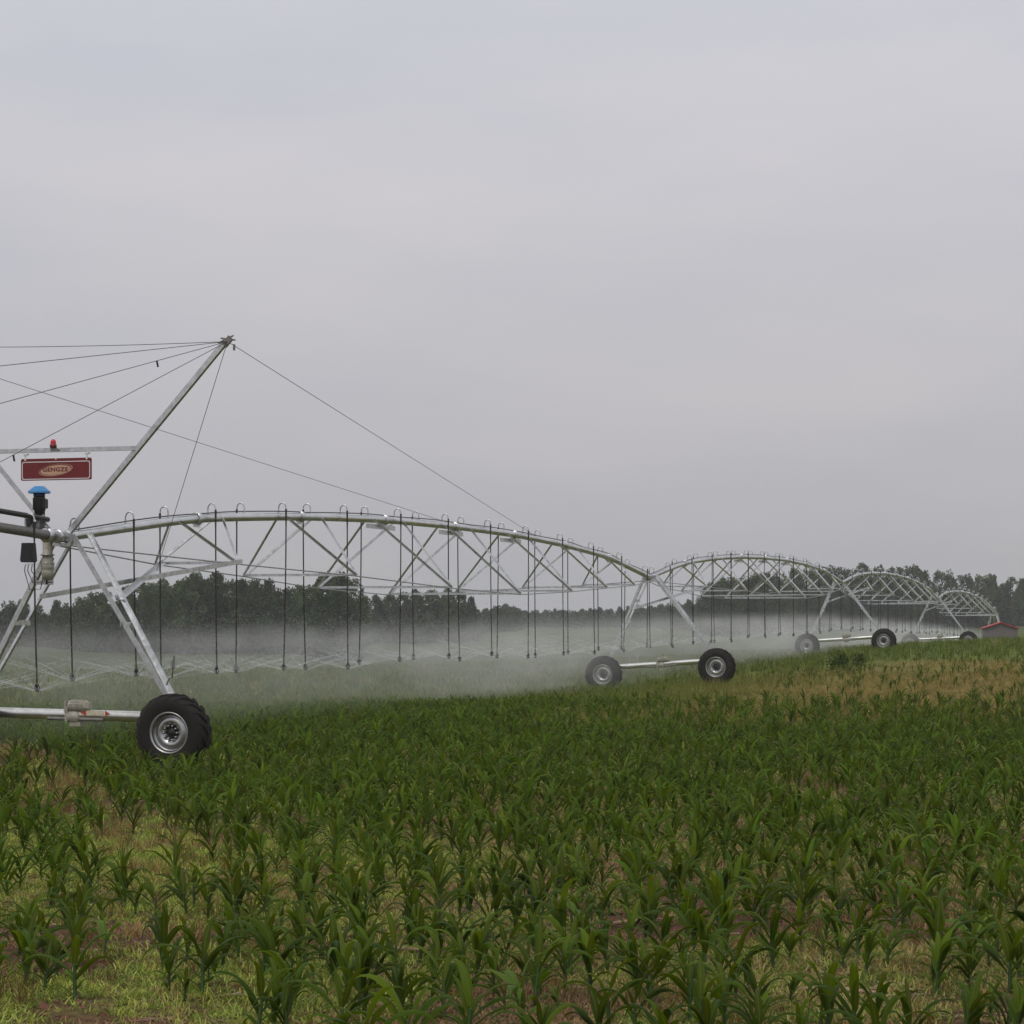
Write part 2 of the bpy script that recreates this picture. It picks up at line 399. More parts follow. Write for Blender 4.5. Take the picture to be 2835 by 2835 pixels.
def make_tower():
    T = empty('drive_tower')
    A0 = .24                                                     # base centre lies a little right of the pipe
    wb = 1.98
    b = MB()
    b.tube([(A0 - wb, 0, .86), (A0 + wb, 0, .86)], .092, 12)
    b.build('base_beam', M['beam'], T)
    for k in (-1, 1):
        g = MB(); g.lathe([(.0, -.17), (.15, -.16), (.17, -.06), (.17, .1), (.12, .15), (0, .16)], (A0 + k * wb, -.03, .66), 'y', 16)
        g.box((A0 + k * (wb - .14), 0, .79), (.22, .2, .36)); g.build('gearbox', M['dark_steel'], T)
        f = k
        l1 = MB(); l1.angle((f * .13, -.06, HP + .02), (A0 + k * (wb - .1), -.14, .95), .088, .010, up=(0, 1, 0), flip=k); l1.build('leg', M['galv'], T)
        l2 = MB(); l2.angle((f * .10, .62, HP + .08), (A0 + k * (wb - .1), .10, .95), .078, .010, up=(0, -1, 0), flip=-k); l2.build('leg', M['galv'], T)
        # rungs tying the two legs
        for zf in (.50, .20, .74):
            if zf == .74 and k > 0: continue
            p = Vector((f * .13, -.06, HP)).lerp(Vector((A0 + k * (wb - .1), -.14, .95)), 1 - zf if zf != .5 else .5)
            q = Vector((f * .10, .62, HP)).lerp(Vector((A0 + k * (wb - .1), .10, .95)), 1 - zf if zf != .5 else .5)
            if zf == .20 and k > 0: continue
            r = MB(); r.bar(p - (q - p) * .1, q, .012, .085); r.build('rung', M['galv'], T)
        # long brace from the leg to the first truss joint on the other side
        zl = .36
        p = Vector((f * .10, .5, HP)).lerp(Vector((A0 + k * (wb - .1), 0, .95)), zl)
        j = Vector((-k * WID[0] / 2, AT_[0] * L, HP + ARCH[0] - DROP[0]))
        s_ = MB(); s_.angle(p, j, .085, .008, flip=k); s_.build('brace', M['galv'], T)
    # drive motor in the middle of the beam
    mo = MB()
    mo.lathe([(.0, -.19), (.07, -.19), (.092, -.16), (.092, .16), (.07, .19), (0, .19)], (A0 + .05, -.02, 1.01), 'x', 20, False)
    for k in range(18):
        an = 2 * pi * k / 18
        mo.box((A0 + .05, -.02 + .096 * math.cos(an), 1.01 + .096 * math.sin(an)), (.26, .010, .022), Matrix.Rotation(an - pi / 2, 3, 'X'))
    mo.box((A0 + .25, -.05, 1.03), (.08, .12, .10)); mo.box((A0 - .16, -.02, 1.0), (.03, .2, .2))
    mo.build('drive_motor', M['cream'], T)
    gb = MB(); gb.lathe([(0, -.12), (.11, -.11), (.125, 0), (.11, .11), (0, .12)], (A0 - .02, -.01, .83), 'x', 16); gb.box((A0 + .01, 0, .71), (.2, .16, .08)); gb.box((A0 - .14, 0, .88), (.05, .22, .26))
    gb.build('centre_gearbox', M['cream'], T)
    sh = MB(); sh.tube([(A0 - .5, -.07, .79), (A0 + .55, -.07, .79)], .032, 10); sh.build('drive_shaft', M['dark_steel'], T)
    # collar where the spans meet
    c = MB(); c.lathe([(.0, -.245), (.09, -.24), (.12, -.23), (.12, -.17), (.10, -.16), (.10, .16), (.12, .17), (.12, .23), (.09, .24), (0, .245)], (-.05, 0, HP + .02), 'y', 18)
    c.box((0, 0, HP - .12), (.34, .30, .05)); c.box((.14, -.05, HP - .03), (.05, .16, .2)); c.box((-.14, -.05, HP - .03), (.05, .16, .2))
    c.build('pipe_joint', M['galv'], T)
    # guide arm on the right leg
    gd = MB(); p = Vector((A0 + wb * .86, -.05, 1.40)); gd.tube([p, p + Vector((.05, 0, .12)), p + Vector((.10, 0, .13)), p + Vector((.14, 0, .5))], .014, 6); gd.lathe([(.03, -.07), (.03, .07)], p + Vector((.12, 0, .34)), 'z', 8)
    gd.build('safety_switch', M['dark_steel'], T)
    make_wheel(T, A0 + wb + .02, -.36); make_wheel(T, A0 - wb - .02, -.36)
    return T

NOZ = []                                                         # nozzle points in world space, for the spray
def make_drop(parent, t, side, zt, zn, sway, mdrop):
    """one U pipe on top of the main pipe with the hose and sprinkler that hang from it"""
    s = t * L
    g = MB(); pts = [(0, s, zt + .07)]
    w = .085
    pts.append((0, s, zt + .19))
    for k in range(1, 8):
        an = pi * k / 8; pts.append((side * (w - w * math.cos(an)), s, zt + .19 + w * math.sin(an) * 1.15))
    pts.append((side * 2 * w, s, zt + .15))
    g.tube(pts, .0155, 7); o = g.build('gooseneck', M['galv'], parent)
    h = MB(); zz = np.linspace(zt + .16, zn + .16, 9)
    hp = [(side * 2 * w + sway[0] * (k / 8) ** 2, s + sway[1] * (k / 8) ** 2, z) for k, z in enumerate(zz)]
    h.tube(hp, [.022] + [.0145] * 8, 7); ho = h.build('drop_hose', M['hose'], parent)
    e = Vector(hp[-1])
    n = MB(); n.lathe([(.017, .02), (.03, 0), (.03, -.05), (.018, -.06), (.018, -.09), (.036, -.10), (.036, -.125), (.015, -.13)], e, 'z', 10)
    for k in (-1, 1): n.tube([e + Vector((k * .03, 0, -.02)), e + Vector((k * .045, 0, -.06)), e + Vector((k * .034, 0, -.11))], .008, 5)
    n.build('sprinkler', M['black'], ho)
    return e + Vector((0, 0, -.125))

SPAN_NOZ = []
def make_span():
    S = empty('pipe_span')
    ts = np.linspace(0, 1, 65)
    p = MB(); p.tube([(0, t * L, arch(t)) for t in ts], .084, 16); p.build('main_pipe', M['pipe'], S)
    cab = MB(); cab.tube([(.035 * math.sin(t * 60) + .01, t * L, arch(t) + .095 + .022 * abs(math.sin(t * 23.6))) for t in np.linspace(.0, 1, 110)], .013, 6); cab.build('control_cable', M['black'], S)
    jl, jr = [], []
    for i, t in enumerate(AT_):
        s = t * L; z = arch(t)
        f = MB(); f.lathe([(.085, -.05), (.125, -.045), (.125, -.008), (.10, -.006), (.10, .006), (.125, .008), (.125, .045), (.085, .05)], (0, s, z), 'y', 18); f.box((0, s, z - .13), (.06, .2, .06)); f.build('flange', M['galv'], S)
        for q in (-1, 1):
            j = Vector((q * WID[i] / 2, s, z - DROP[i])); (jr if q > 0 else jl).append(j)
            for e in (-1, 1):
                tt = t + e * .95 / L
                top = Vector((q * .085, s + e * .95, arch(tt) - .03))
                d = MB(); d.angle(top, j + Vector((0, e * .03, 0)), .055, .006, up=(0, e, .2), flip=q * e); d.build('strut', M['galv'], S)
        c = MB(); c.angle(jl[-1], jr[-1], .055, .006); c.build('cross_strut', M['galv'], S)
        if 2 <= i <= 4:
            g = MB(); g.box((-.09, s, z - .17), (.012, 1.9, .11)); g.box((-.09, s + .1, z - .15), (.10, .22, .10)); g.build('gusset', M['galv'], S)
    for q, js in ((-1, jl), (1, jr)):
        r = MB(); pts = [Vector((q * .12, .25, -.14))] + js + [Vector((q * .12, L - .25, -.14))]
        for a_, b_ in zip(pts[:-1], pts[1:]): r.tube([a_, b_], .014, 6)
        r.build('truss_rod', M['rod'], S)
        for j in js: pass
    rr = random.Random(5)
    for k in range(24):
        t = .0165 + .0418 * k; side = 1 if k % 2 else -1
        zn = -2.52 + rr.uniform(-.07, .07)
        SPAN_NOZ.append(make_drop(S, t, side, arch(t), zn, (rr.uniform(-.04, .05), rr.uniform(-.05, .05)), None))
    return S

TW = ['first', 'second', 'third', 'fourth']
tower = make_tower()
for k in range(4):
    o = tower if k == 0 else copy_tree(tower)
    o.location = line(DT[k]) + VV * (HP * math.sin(ROLL[k]) + [.12, 0, -.21, -.23][k]) + Vector((0, 0, TB[k])); o.rotation_euler = (0, -ROLL[k], RZ)
    tag(o, ['wheeled steel tower at left, nearest, below the red hanging sign', 'wheeled steel tower with its left wheel veiled in mist, second along the line',
            'wheeled steel tower on the green rise, third along the line', 'far wheeled tower half sunk behind the crest, last before the pivot'][k], 'irrigation tower', 'wheeled towers of the irrigation line')
span = make_span()
SPAN_M = []
for k in range(4):
    o = span if k == 0 else copy_tree(span)
    o.location = line(DT[k]) + Vector((0, 0, TOPZ[k]))
    o.rotation_euler = (math.atan2(TOPZ[k + 1] - TOPZ[k], L), 0, RZ)
    M4 = Matrix.Translation(o.location) @ o.rotation_euler.to_matrix().to_4x4(); SPAN_M.append(M4)
    for e in SPAN_NOZ: NOZ.append(M4 @ e)
    tag(o, ['nearest and longest-looking arched pipe truss with black drop hoses', 'arched pipe truss between the second and third wheeled towers',
            'arched pipe truss before the dark trees, between the third and fourth towers', 'farthest small arched pipe truss ending at the pivot beside the hut'][k], 'pipe truss', 'arched spans of the irrigation line')

# overhang towards the camera, leaving the picture on the left
OH = empty('pipe_overhang', line(DT[0]) + Vector((0, 0, TOPZ[0])), (0, 0, RZ))
tag(OH, 'straight grey pipe overhang leaving the left edge from the nearest tower', 'pipe')
def ohz(s): return .055 * abs(s) ** .9
p = MB(); p.tube([(0, -s, ohz(s)) for s in np.linspace(.1, 22, 24)], .082, 14); p.build('main_pipe', M['dark_steel'], OH)
f = MB(); f.lathe([(.085, -.05), (.125, -.045), (.125, .045), (.085, .05)], (0, -.42, ohz(.42)), 'y', 18); f.build('flange', M['galv'], OH)
p = MB(); p.tube([(.0, -.4, .29), (.02, -.8, .31), (.03, -6, .55), (.03, -21, 1.2)], .045, 10); p.build('end_gun_hose', M['black'], OH)
_L = L; 
for sx, sd in ((-1.15, 1), (-2.7, -1), (-4.4, 1)):
    e = make_drop(OH, sx / L, sd, ohz(sx), -2.62, (.05, .0), None)
    NOZ.append(OH.matrix_basis @ e if False else (Matrix.Translation(OH.location) @ Matrix.Rotation(RZ, 4, 'Z')) @ e)

# mast with stays
T1M = Matrix.Translation(line(DT[0])) @ Matrix.Rotation(RZ, 4, 'Z')
T1I = T1M.inverted()
MA = empty('stay_mast', line(DT[0]), (0, 0, RZ))
tag(MA, 'tall V shaped steel mast with stay wires above the nearest tower', 'mast')
tipR = Vector((3.13, 0, 7.13)); tipL = Vector((-3.13, 0, 7.27))
for q, tp in ((1, tipR), (-1, tipL)):
    a_ = MB(); a_.angle((q * .16, 0, 3.93), tp, .085, .010, up=(0, 1, 0), flip=q); a_.build('mast_arm', M['galv'], MA)
    t_ = MB(); t_.box(tp, (.10, .05, .18), Matrix.Rotation(q * .75, 3, 'Y')); t_.tube([tp + Vector((-.12, 0, .06)), tp + Vector((.14, 0, .02))], .016, 6); t_.tube([tp + Vector((-.16, -.02, -.02)), tp + Vector((.1, .02, .1))], .014, 6); t_.tube([tp + Vector((.12, 0, -.05)), tp + Vector((.12, 0, -.15))], .02, 6); t_.build('stay_clamp', M['dark_steel'], MA)
cb = MB(); cb.angle((-1.32, .02, 5.36), (1.42, .02, 5.36), .075, .008); cb.build('crossbar', M['galv'], MA)
def stay(p, q, sag=0.):
    pts = [Vector(p).lerp(Vector(q), k / 8) - Vector((0, 0, sag * 4 * (k / 8) * (1 - k / 8))) for k in range(9)]
    s_ = MB(); s_.tube(pts, .0056, 5, False); return s_.build('stay_wire', M['cable'], MA)
def span_pt(d):
    t = (d - DT[0]) / 1.015; return T1I @ (SPAN_M[0] @ Vector((0, t * L, arch(t) + .09)))
stay(tipR, tipL, .04)
for s in (4.5, 9, 14.5): stay(tipR, (0, -s, TOPZ[0] + ohz(s) + .08)); stay(tipL, (0, -s, TOPZ[0] + ohz(s) + .08))
stay(tipR, span_pt(1.667)); stay(tipL, span_pt(1.4776))
stay(tipR, (.18, 3.3, 3.4))
for tt, s in ((.42, 9), (.94, 4.5)):
    pp = tipR.lerp(Vector((0, -s, TOPZ[0] + ohz(s) + .08)), .17 if s > 6 else .70)
    tg_ = MB(); tg_.tube([pp, pp + Vector((.02, 0, -.10))], .016, 6); tg_.build('wire_tag', M['black'], MA)

# sign
SG = empty('hanging_sign', T1M @ Vector((-.03, -.06, 5.065)), (0, 0, RZ))
tag(SG, 'red rectangular sign with beige oval logo hanging from the mast crossbar', 'sign')
def rrect(w, h, r, n=6):
    pts = []
    for cx_, cy_, a0 in ((w / 2 - r, h / 2 - r, 0), (-w / 2 + r, h / 2 - r, 90), (-w / 2 + r, -h / 2 + r, 180), (w / 2 - r, -h / 2 + r, 270)):
        for k in range(n + 1):
            an = math.radians(a0 + 90 * k / n); pts.append((cx_ + r * math.cos(an), cy_ + r * math.sin(an)))
    return pts
def plate(mb, pts, y0, y1):
    n = len(pts); vs = [(a_, y0, b_) for a_, b_ in pts] + [(a_, y1, b_) for a_, b_ in pts]
    mb.add(vs, [tuple(range(n)), tuple(range(2 * n - 1, n - 1, -1))] + [(k, (k + 1) % n, n + (k + 1) % n, n + k) for k in range(n)]); return mb
def ring(mb, po, pi_, y0, y1):
    n = len(po); vs = [(a_, y, b_) for y in (y0, y1) for P in (po, pi_) for a_, b_ in P]
    fs = []
    for k in range(n):
        k2 = (k + 1) % n
        fs += [(k, k2, n + k2, n + k), (2 * n + k, 3 * n + k, 3 * n + k2, 2 * n + k2), (k, 2 * n + k, 2 * n + k2, k2), (n + k, n + k2, 3 * n + k2, 3 * n + k)]
    mb.add(vs, fs); return mb
plate(MB(), rrect(1.34, .372, .03), -.012, .012).build('panel', M['red_sign'], SG)
bd = MB(); 
o1 = [(x, z - .018) for x, z in rrect(1.30, .305, .04)]; o2 = [(x, z - .018) for x, z in rrect(1.272, .278, .032)]
ring(bd, o1, o2, -.0155, -.0122); bd.build('border_line', M['white'], SG)
def ell(cx_, cz_, a_, b_, rot, n=40):
    return [(cx_ + a_ * math.cos(2 * pi * k / n) * math.cos(rot) - b_ * math.sin(2 * pi * k / n) * math.sin(rot), cz_ + a_ * math.cos(2 * pi * k / n) * math.sin(rot) + b_ * math.sin(2 * pi * k / n) * math.cos(rot)) for k in range(n)]
lg = MB(); plate(lg, ell(-.01, -.012, .285, .078, .10), -.0155, -.0122)
ring(lg, ell(-.005, -.012, .325, .098, .12), ell(-.008, -.010, .318, .093, .12), -.0155, -.0122)
ring(lg, ell(-.009, -.012, .309, .088, .11), ell(-.011, -.010, .303, .084, .11), -.0155, -.0122)
lg.build('oval_logo', M['logo'], SG)
fc = bpy.data.curves.new('lettering', 'FONT'); fc.body = 'GENGZE'; fc.size = .096; fc.align_x = 'CENTER'; fc.align_y = 'CENTER'; fc.extrude = .0012; fc.offset = .0028; fc.space_character = 1.1
fo = bpy.data.objects.new('lettering_curve', fc); COL.objects.link(fo)
dg = bpy.context.evaluated_depsgraph_get(); dg.update()
tme = bpy.data.meshes.new_from_object(fo.evaluated_get(dg)); tme.name = 'lettering'
bpy.data.objects.remove(fo); tme.materials.clear(); tme.materials.append(M['sign_letter'])
lo = link('lettering', tme, SG); lo.location = (-.01, -.0175, -.008); lo.rotation_euler = (pi / 2, 0, 0); lo.scale = (1.22, 1, 1)
for x in (-.58, .59):
    hg = MB(); hg.box((x, -.02, .215), (.028, .012, .12)); hg.box((x, .0, .262), (.075, .07, .025)); hg.build('hanger', M['white'], SG)
wp = MB(); wp.lathe([(0, -.0165), (.012, -.016), (.012, -.012)], (.0, 0, .170), 'y', 10); wp.build('rivet', M['white'], SG)

# warning lamp
WL = empty('warning_lamp', T1M @ Vector((-.12, 0, 5.44)), (0, 0, RZ)); tag(WL, 'small red dome beacon standing on the mast crossbar above the sign', 'beacon')
w_ = MB(); w_.lathe([(.0, .145), (.022, .14), (.04, .122), (.048, .095), (.050, .05)], (0, 0, 0), 'z', 18); w_.build('lens', M['red_lens'], WL)
w_ = MB(); w_.lathe([(.052, .052), (.060, .048), (.060, .0), (.04, -.005)], (0, 0, 0), 'z', 18); w_.box((0, -.058, .022), (.05, .012, .022)); w_.build('base', simple('red_housing', (.12, .01, .012), .4), WL)
w_ = MB(); w_.box((0, 0, -.012), (.10, .05, .014)); w_.box((.03, 0, -.05), (.14, .06, .045)); w_.build('bracket', M['dark_steel'], WL)

# booster pump with blue rain cap
def tp(x, y, a_off=0, d=DT[0]):                                  # tower-plane point under a picture position (distance of the tower)
    Y = d * D0; return at(x, y, Y)
BP = empty('booster_pump', T1M @ Vector((-.36, -.05, 3.98)), (0, 0, RZ)); tag(BP, 'black vertical booster pump with a blue rain cap on the nearest tower', 'pump')
b_ = MB(); b_.lathe([(.0, .80), (.085, .80), (.19, .715), (.195, .685), (.18, .68), (.0, .69)], (0, 0, 0), 'z', 10, False); b_.build('rain_cap', M['blue'], BP)
b_ = MB(); b_.lathe([(.0, .685), (.1, .685), (.1, .63), (.0, .62)], (0, 0, 0), 'z', 18); b_.build('fan_cover', simple('dark_blue_paint', (.02, .05, .16), .45), BP)
b_ = MB(); b_.lathe([(.0, .63), (.095, .63), (.10, .60), (.10, .40), (.085, .385), (.08, .33), (.055, .31), (.055, .2), (.07, .18), (.07, .16), (.12, .13), (.13, .02), (.11, -.05), (.0, -.06)], (0, 0, 0), 'z', 20)
for k in range(20):
    an = 2 * pi * k / 20; b_.box((.102 * math.cos(an), .102 * math.sin(an), .5), (.014, .006, .2), Matrix.Rotation(an, 3, 'Z'))
b_.box((.125, -.02, .50), (.055, .10, .16)); b_.box((-.17, -.04, .12), (.10, .1, .26)); b_.box((0, 0, -.05), (.32, .2, .03)); b_.build('motor', M['black'], BP)
b_ = MB(); b_.lathe([(.05, -.14), (.075, -.13), (.075, -.07), (.05, -.06), (.05, .06), (.07, .07)], (-.05, -.02, .08), 'x', 14); b_.tube([(.13, -.02, .1), (.17, -.02, .1), (.18, -.02, -.06)], .035, 10)
b_.build('pump_fitting', M['dark_steel'], BP)
b_ = MB(); b_.tube([(.12, -.03, .42), (.11, -.03, .3), (.10, -.02, .18)], .012, 6); b_.tube([(-.16, -.03, .22), (-.10, -.04, .21), (-.06, -.03, .15)], .007, 5); b_.build('wiring', M['black'], BP)

CB = empty('control_box', T1M @ Vector((-.49, -.18, 3.64)), (0, 0, RZ)); tag(CB, 'black tapered control box hanging below the pipe beside the blue capped pump', 'box')
c_ = MB()
prof = [(-.085, .17), (.085, .17), (.115, -.13), (.09, -.16), (-.09, -.16), (-.115, -.13)]
plate(c_, prof, -.09, .09); c_.build('body', M['black'], CB)
c_ = MB(); c_.box((.13, 0, -.19), (.36, .03, .012)); c_.build('bracket', M['galv'], CB)
for k, (dx, ln) in enumerate(((-.06, .42), (.0, .30), (.07, .22))):
    w_ = MB(); w_.tube([(dx, 0, -.2), (dx - .02, 0, -.3), (dx + .08, 0, -.2 - ln), (dx + .26, .05, -.24 - ln * .9), (dx + .36, .1, -.08)], .008, 5); w_.build('wire', M['black'], CB)

ST = empty('sand_trap', T1M @ Vector((-.16, -.12, 3.80)), (0, 0, RZ)); ST.scale = (1, 1, .74); tag(ST, 'cream flanged sand trap hanging under the pipe joint of the nearest tower', 'pipe fitting')
s_ = MB(); s_.lathe([(.085, .06), (.085, -.24), (.115, -.25), (.115, -.27), (.09, -.28), (.09, -.42), (.112, -.43), (.112, -.58), (.10, -.60), (.105, -.62), (.095, -.84), (.0, -.85)], (0, 0, 0), 'z', 24)
s_.lathe([(.112, -.47), (.118, -.475), (.118, -.49), (.112, -.495)], (0, 0, 0), 'z', 24); s_.build('body', M['cream'], ST)
s_ = MB(); s_.lathe([(.117, -.44), (.119, -.445), (.119, -.452), (.117, -.457)], (0, 0, 0), 'z', 24); s_.lathe([(.116, -.25), (.122, -.255), (.122, -.268), (.116, -.272)], (0, 0, 0), 'z', 24); s_.build('clamp_band', M['rim'], ST)
s_ = MB(); s_.tube([(-.02, 0, -.84), (-.02, 0, -.94)], .022, 8); s_.tube([(-.02, 0, -.89), (.1, 0, -.89)], .012, 6); s_.build('drain_valve', M['black'], ST)

# arrow decal on the beam of the first tower
dc = MB(); dc.box((.62, -.088, .90), (.36, .006, .085)); d_ = dc.build('warning_decal', M['decal'], tower)
dc = MB()
for q, x in ((-1, .41), (1, .83)):
    plate(dc, [(x, .90 + .05), (x + .09, .90), (x, .90 - .05)] if q > 0 else [(x + .06, .95), (x - .05, .90), (x + .06, .85)], -.098, -.093)
dc.build('arrow_mark', M['orange'], tower)

# pivot at the far end
PV = empty('pivot_tower', line(DT[4]) + Vector((0, 0, -1.05)), (0, 0, RZ)); tag(PV, 'far pyramid shaped pivot frame rising behind the red roofed hut', 'pivot')
for sx in (-1, 1):
    for sy in (-1, 1):
        l_ = MB(); l_.angle((sx * .18, sy * .18, 3.7), (sx * 1.25, sy * 1.25, 0), .11, .012); l_.build('leg', M['galv'], PV)
p = MB(); p.tube([(0, 0, 0), (0, 0, 3.7), (0, -.3, 3.86), (0, -.7, 3.86)], .11, 12); p.build('riser_pipe', M['pipe'], PV)
p = MB(); p.lathe([(.12, 3.55), (.2, 3.6), (.2, 3.75), (.16, 4.2), (.1, 4.3), (0, 4.3)], (0, 0, 0), 'z', 16); p.build('pivot_bearing', M['dark_steel'], PV)

# pump hut
hx, hY = at(2768, 1700, 181).x, 181.
HU = empty('pump_hut', (hx, hY, -1.0), (0, 0, -.17)); tag(HU, 'small grey brick hut with red gable roof at right edge', 'hut')
W2, DP, EH, RH = 1.32, 1.7, 2.42, 2.86
wv = MB(); pr = [(-W2, 0), (W2, 0), (W2, EH), (0, RH), (-W2, EH)]; plate(wv, pr, -DP, DP); wv.build('wall', M['brick'], HU)
rf = MB()
for q in (-1, 1):
    rf.prism((0, -DP - .18, RH + .03), (0, DP + .18, RH + .03), [(0, .0), (0, .07), (q * (W2 + .16), .07 - (RH - EH) * (1 + .16 / W2)), (q * (W2 + .16), -(RH - EH) * (1 + .16 / W2))], up=(0, 0, 1))
rf.build('roof', M['roof_red'], HU)
dr = MB(); dr.box((.80, -DP - .02, 1.55), (.42, .05, .36)); dr.build('vent', M['dark_steel'], HU)

# ------------------------------------------------------------------ water: jets and drops
jv, jf, jfade = [], [], []
base = 0
dv = []
jr_ = np.random.default_rng(3)
for e in NOZ:
    e = np.array(e)
    near = e[1] < 60
    nj = 22 if near else (12 if e[1] < 80 else 6)
    ph0 = jr_.uniform(0, 2 * pi)
    for k in range(nj):
        ph = ph0 + 2 * pi * k / nj + jr_.normal(0, .05); el = math.radians(jr_.uniform(11, 20)); v0 = jr_.uniform(9, 11)
        if near and k % 4 == 3: el = math.radians(jr_.uniform(28, 50)); v0 = 5.5
        vx, vz = v0 * math.cos(el), v0 * math.sin(el); T = jr_.uniform(.16, .32); n = 8
        r0 = .0032 if near else .006
        for q in range(n + 1):
            t = T * q / n; kd = 1.3; f = (1 - math.exp(-kd * t)) / kd
            c = e + np.array([math.cos(ph) * vx * f, math.sin(ph) * vx * f, vz * f - 2.5 * t * t])
            r = r0 * (1 + 3.2 * q / n); pd = np.array([-math.sin(ph), math.cos(ph), 0])
            for ww in ((pd * r), (-pd * r * .5 + np.array([0, 0, r * .86])), (-pd * r * .5 - np.array([0, 0, r * .86]))): jv.append(c + ww)
            jfade += [(1 - q / n) ** 1.8 * (1. if near else .6)] * 3
        for q in range(n):
            for s_ in range(3): jf.append((base + q * 3 + s_, base + q * 3 + (s_ + 1) % 3, base + (q + 1) * 3 + (s_ + 1) % 3, base + (q + 1) * 3 + s_))
        base += (n + 1) * 3
m = bpy.data.materials.new('water_jet'); m.use_nodes = True; nt = m.node_tree; nt.nodes.clear()
at_ = N(nt, 'ShaderNodeAttribute', attribute_name='fade'); tr = N(nt, 'ShaderNodeBsdfTransparent'); df = N(nt, 'ShaderNodeBsdfDiffuse'); df.inputs[0].default_value = (.85, .87, .88, 1)
tl = N(nt, 'ShaderNodeBsdfTranslucent'); tl.inputs[0].default_value = (.85, .87, .88, 1); m1 = N(nt, 'ShaderNodeMixShader'); m1.inputs[0].default_value = .5
ml = N(nt, 'ShaderNodeMath', operation='MULTIPLY'); ml.inputs[1].default_value = .34
m2 = N(nt, 'ShaderNodeMixShader'); ou = N(nt, 'ShaderNodeOutputMaterial')
nt.links.new(at_.outputs['Fac'], ml.inputs[0]); nt.links.new(df.outputs[0], m1.inputs[1]); nt.links.new(tl.outputs[0], m1.inputs[2])
nt.links.new(ml.outputs[0], m2.inputs[0]); nt.links.new(tr.outputs[0], m2.inputs[1]); nt.links.new(m1.outputs[0], m2.inputs[2]); nt.links.new(m2.outputs[0], ou.inputs[0])
jv = np.array(jv); jf = np.array(jf); nj_ = len(jv)
# flying drops above the jets
near_n = np.array([tuple(e) for e in NOZ if e.y < 85]); nd = 26000
src = near_n[jr_.integers(0, len(near_n), nd)]
ph = jr_.uniform(0, 2 * pi, nd); rad = jr_.gamma(3, .9, nd)
pc = src + np.stack([np.cos(ph) * rad, np.sin(ph) * rad, .1 + .26 * rad * np.exp(-rad / 9) + jr_.normal(0, .28, nd) + .2 * jr_.random(nd) ** 2], 1)
sz = jr_.uniform(.004, .0095, nd) * (pc[:, 1] / 45) ** .7
tet = np.array([[1, 1, 1], [1, -1, -1], [-1, 1, -1], [-1, -1, 1]]) * .6
TV = (pc[:, None, :] + tet[None] * sz[:, None, None] * jr_.uniform(.6, 1.4, (nd, 1, 3))).reshape(-1, 3)
o4 = (np.arange(nd) * 4)[:, None, None] + nj_
TF = (np.array([[0, 1, 2, 2], [0, 2, 3, 3], [0, 3, 1, 1], [1, 3, 2, 2]])[None] + o4).reshape(-1, 4)
# triangles for drops: split jets into triangles too
tri = np.concatenate([jf[:, [0, 1, 2]], jf[:, [0, 2, 3]], TF[:, :3]])
sme = mesh_np('water_spray', np.concatenate([jv, TV]), tri, m, None, False, {'fade': np.concatenate([jfade, np.full(len(TV), 1.1)])})
tag(link('water_spray', sme), 'fine white water jets fanning from the hanging sprinklers', 'water spray', None, 'stuff')

# mist: drifting spray, denser to the left of the line
m = bpy.data.materials.new('spray_mist'); m.use_nodes = True; nt = m.node_tree; nt.nodes.clear()
ou = N(nt, 'ShaderNodeOutputMaterial'); pv = N(nt, 'ShaderNodeVolumePrincipled'); pv.inputs['Color'].default_value = (.97, .965, .95, 1); pv.inputs['Anisotropy'].default_value = .2
tc = N(nt, 'ShaderNodeTexCoord'); sp = N(nt, 'ShaderNodeSeparateXYZ'); nt.links.new(tc.outputs['Object'], sp.inputs[0])
geo = N(nt, 'ShaderNodeNewGeometry'); mp = N(nt, 'ShaderNodeMapping'); mp.inputs['Scale'].default_value = (.6, .42, .95); nt.links.new(geo.outputs['Position'], mp.inputs[0])
nz = N(nt, 'ShaderNodeTexNoise', Scale=1., Detail=4., Roughness=.6); nt.links.new(mp.outputs[0], nz.inputs[0])
def sstep(src, a_, b_, lo=0., hi=1.):
    r = N(nt, 'ShaderNodeMapRange', interpolation_type='SMOOTHSTEP'); r.inputs[1].default_value = a_; r.inputs[2].default_value = b_; r.inputs[3].default_value = lo; r.inputs[4].default_value = hi
    nt.links.new(src, r.inputs[0]); return r.outputs[0]
def mul(a_, b_):
    r = N(nt, 'ShaderNodeMath', operation='MULTIPLY'); nt.links.new(a_, r.inputs[0])
    if isinstance(b_, float): r.inputs[1].default_value = b_
    else: nt.links.new(b_, r.inputs[1])
    return r.outputs[0]
# height: wobble the top with noise
ad = N(nt, 'ShaderNodeMath', operation='MULTIPLY_ADD'); ad.inputs[1].default_value = -1.3; nt.links.new(nz.outputs[0], ad.inputs[0]); nt.links.new(sp.outputs[2], ad.inputs[2])
top = sstep(ad.outputs[0], -3.15, -2.1, 1., 0.)
def mth(op, a_, b_):
    r = N(nt, 'ShaderNodeMath', operation=op)
    for i_, q_ in enumerate((a_, b_)):
        if isinstance(q_, float): r.inputs[i_].default_value = q_
        else: nt.links.new(q_, r.inputs[i_])
    return r.outputs[0]
per = .0418 * L
ds_ = mth('PINGPONG', mth('SUBTRACT', sp.outputs[1], .0165 * L), per / 2)
rr_ = mth('SQRT', mth('ADD', mth('MULTIPLY', ds_, ds_), mth('MULTIPLY', sp.outputs[0], sp.outputs[0])), 0.)
cone = mth('SUBTRACT', mth('ADD', sp.outputs[2], 2.66), mth('MULTIPLY', mth('MINIMUM', rr_, 1.6), .30))
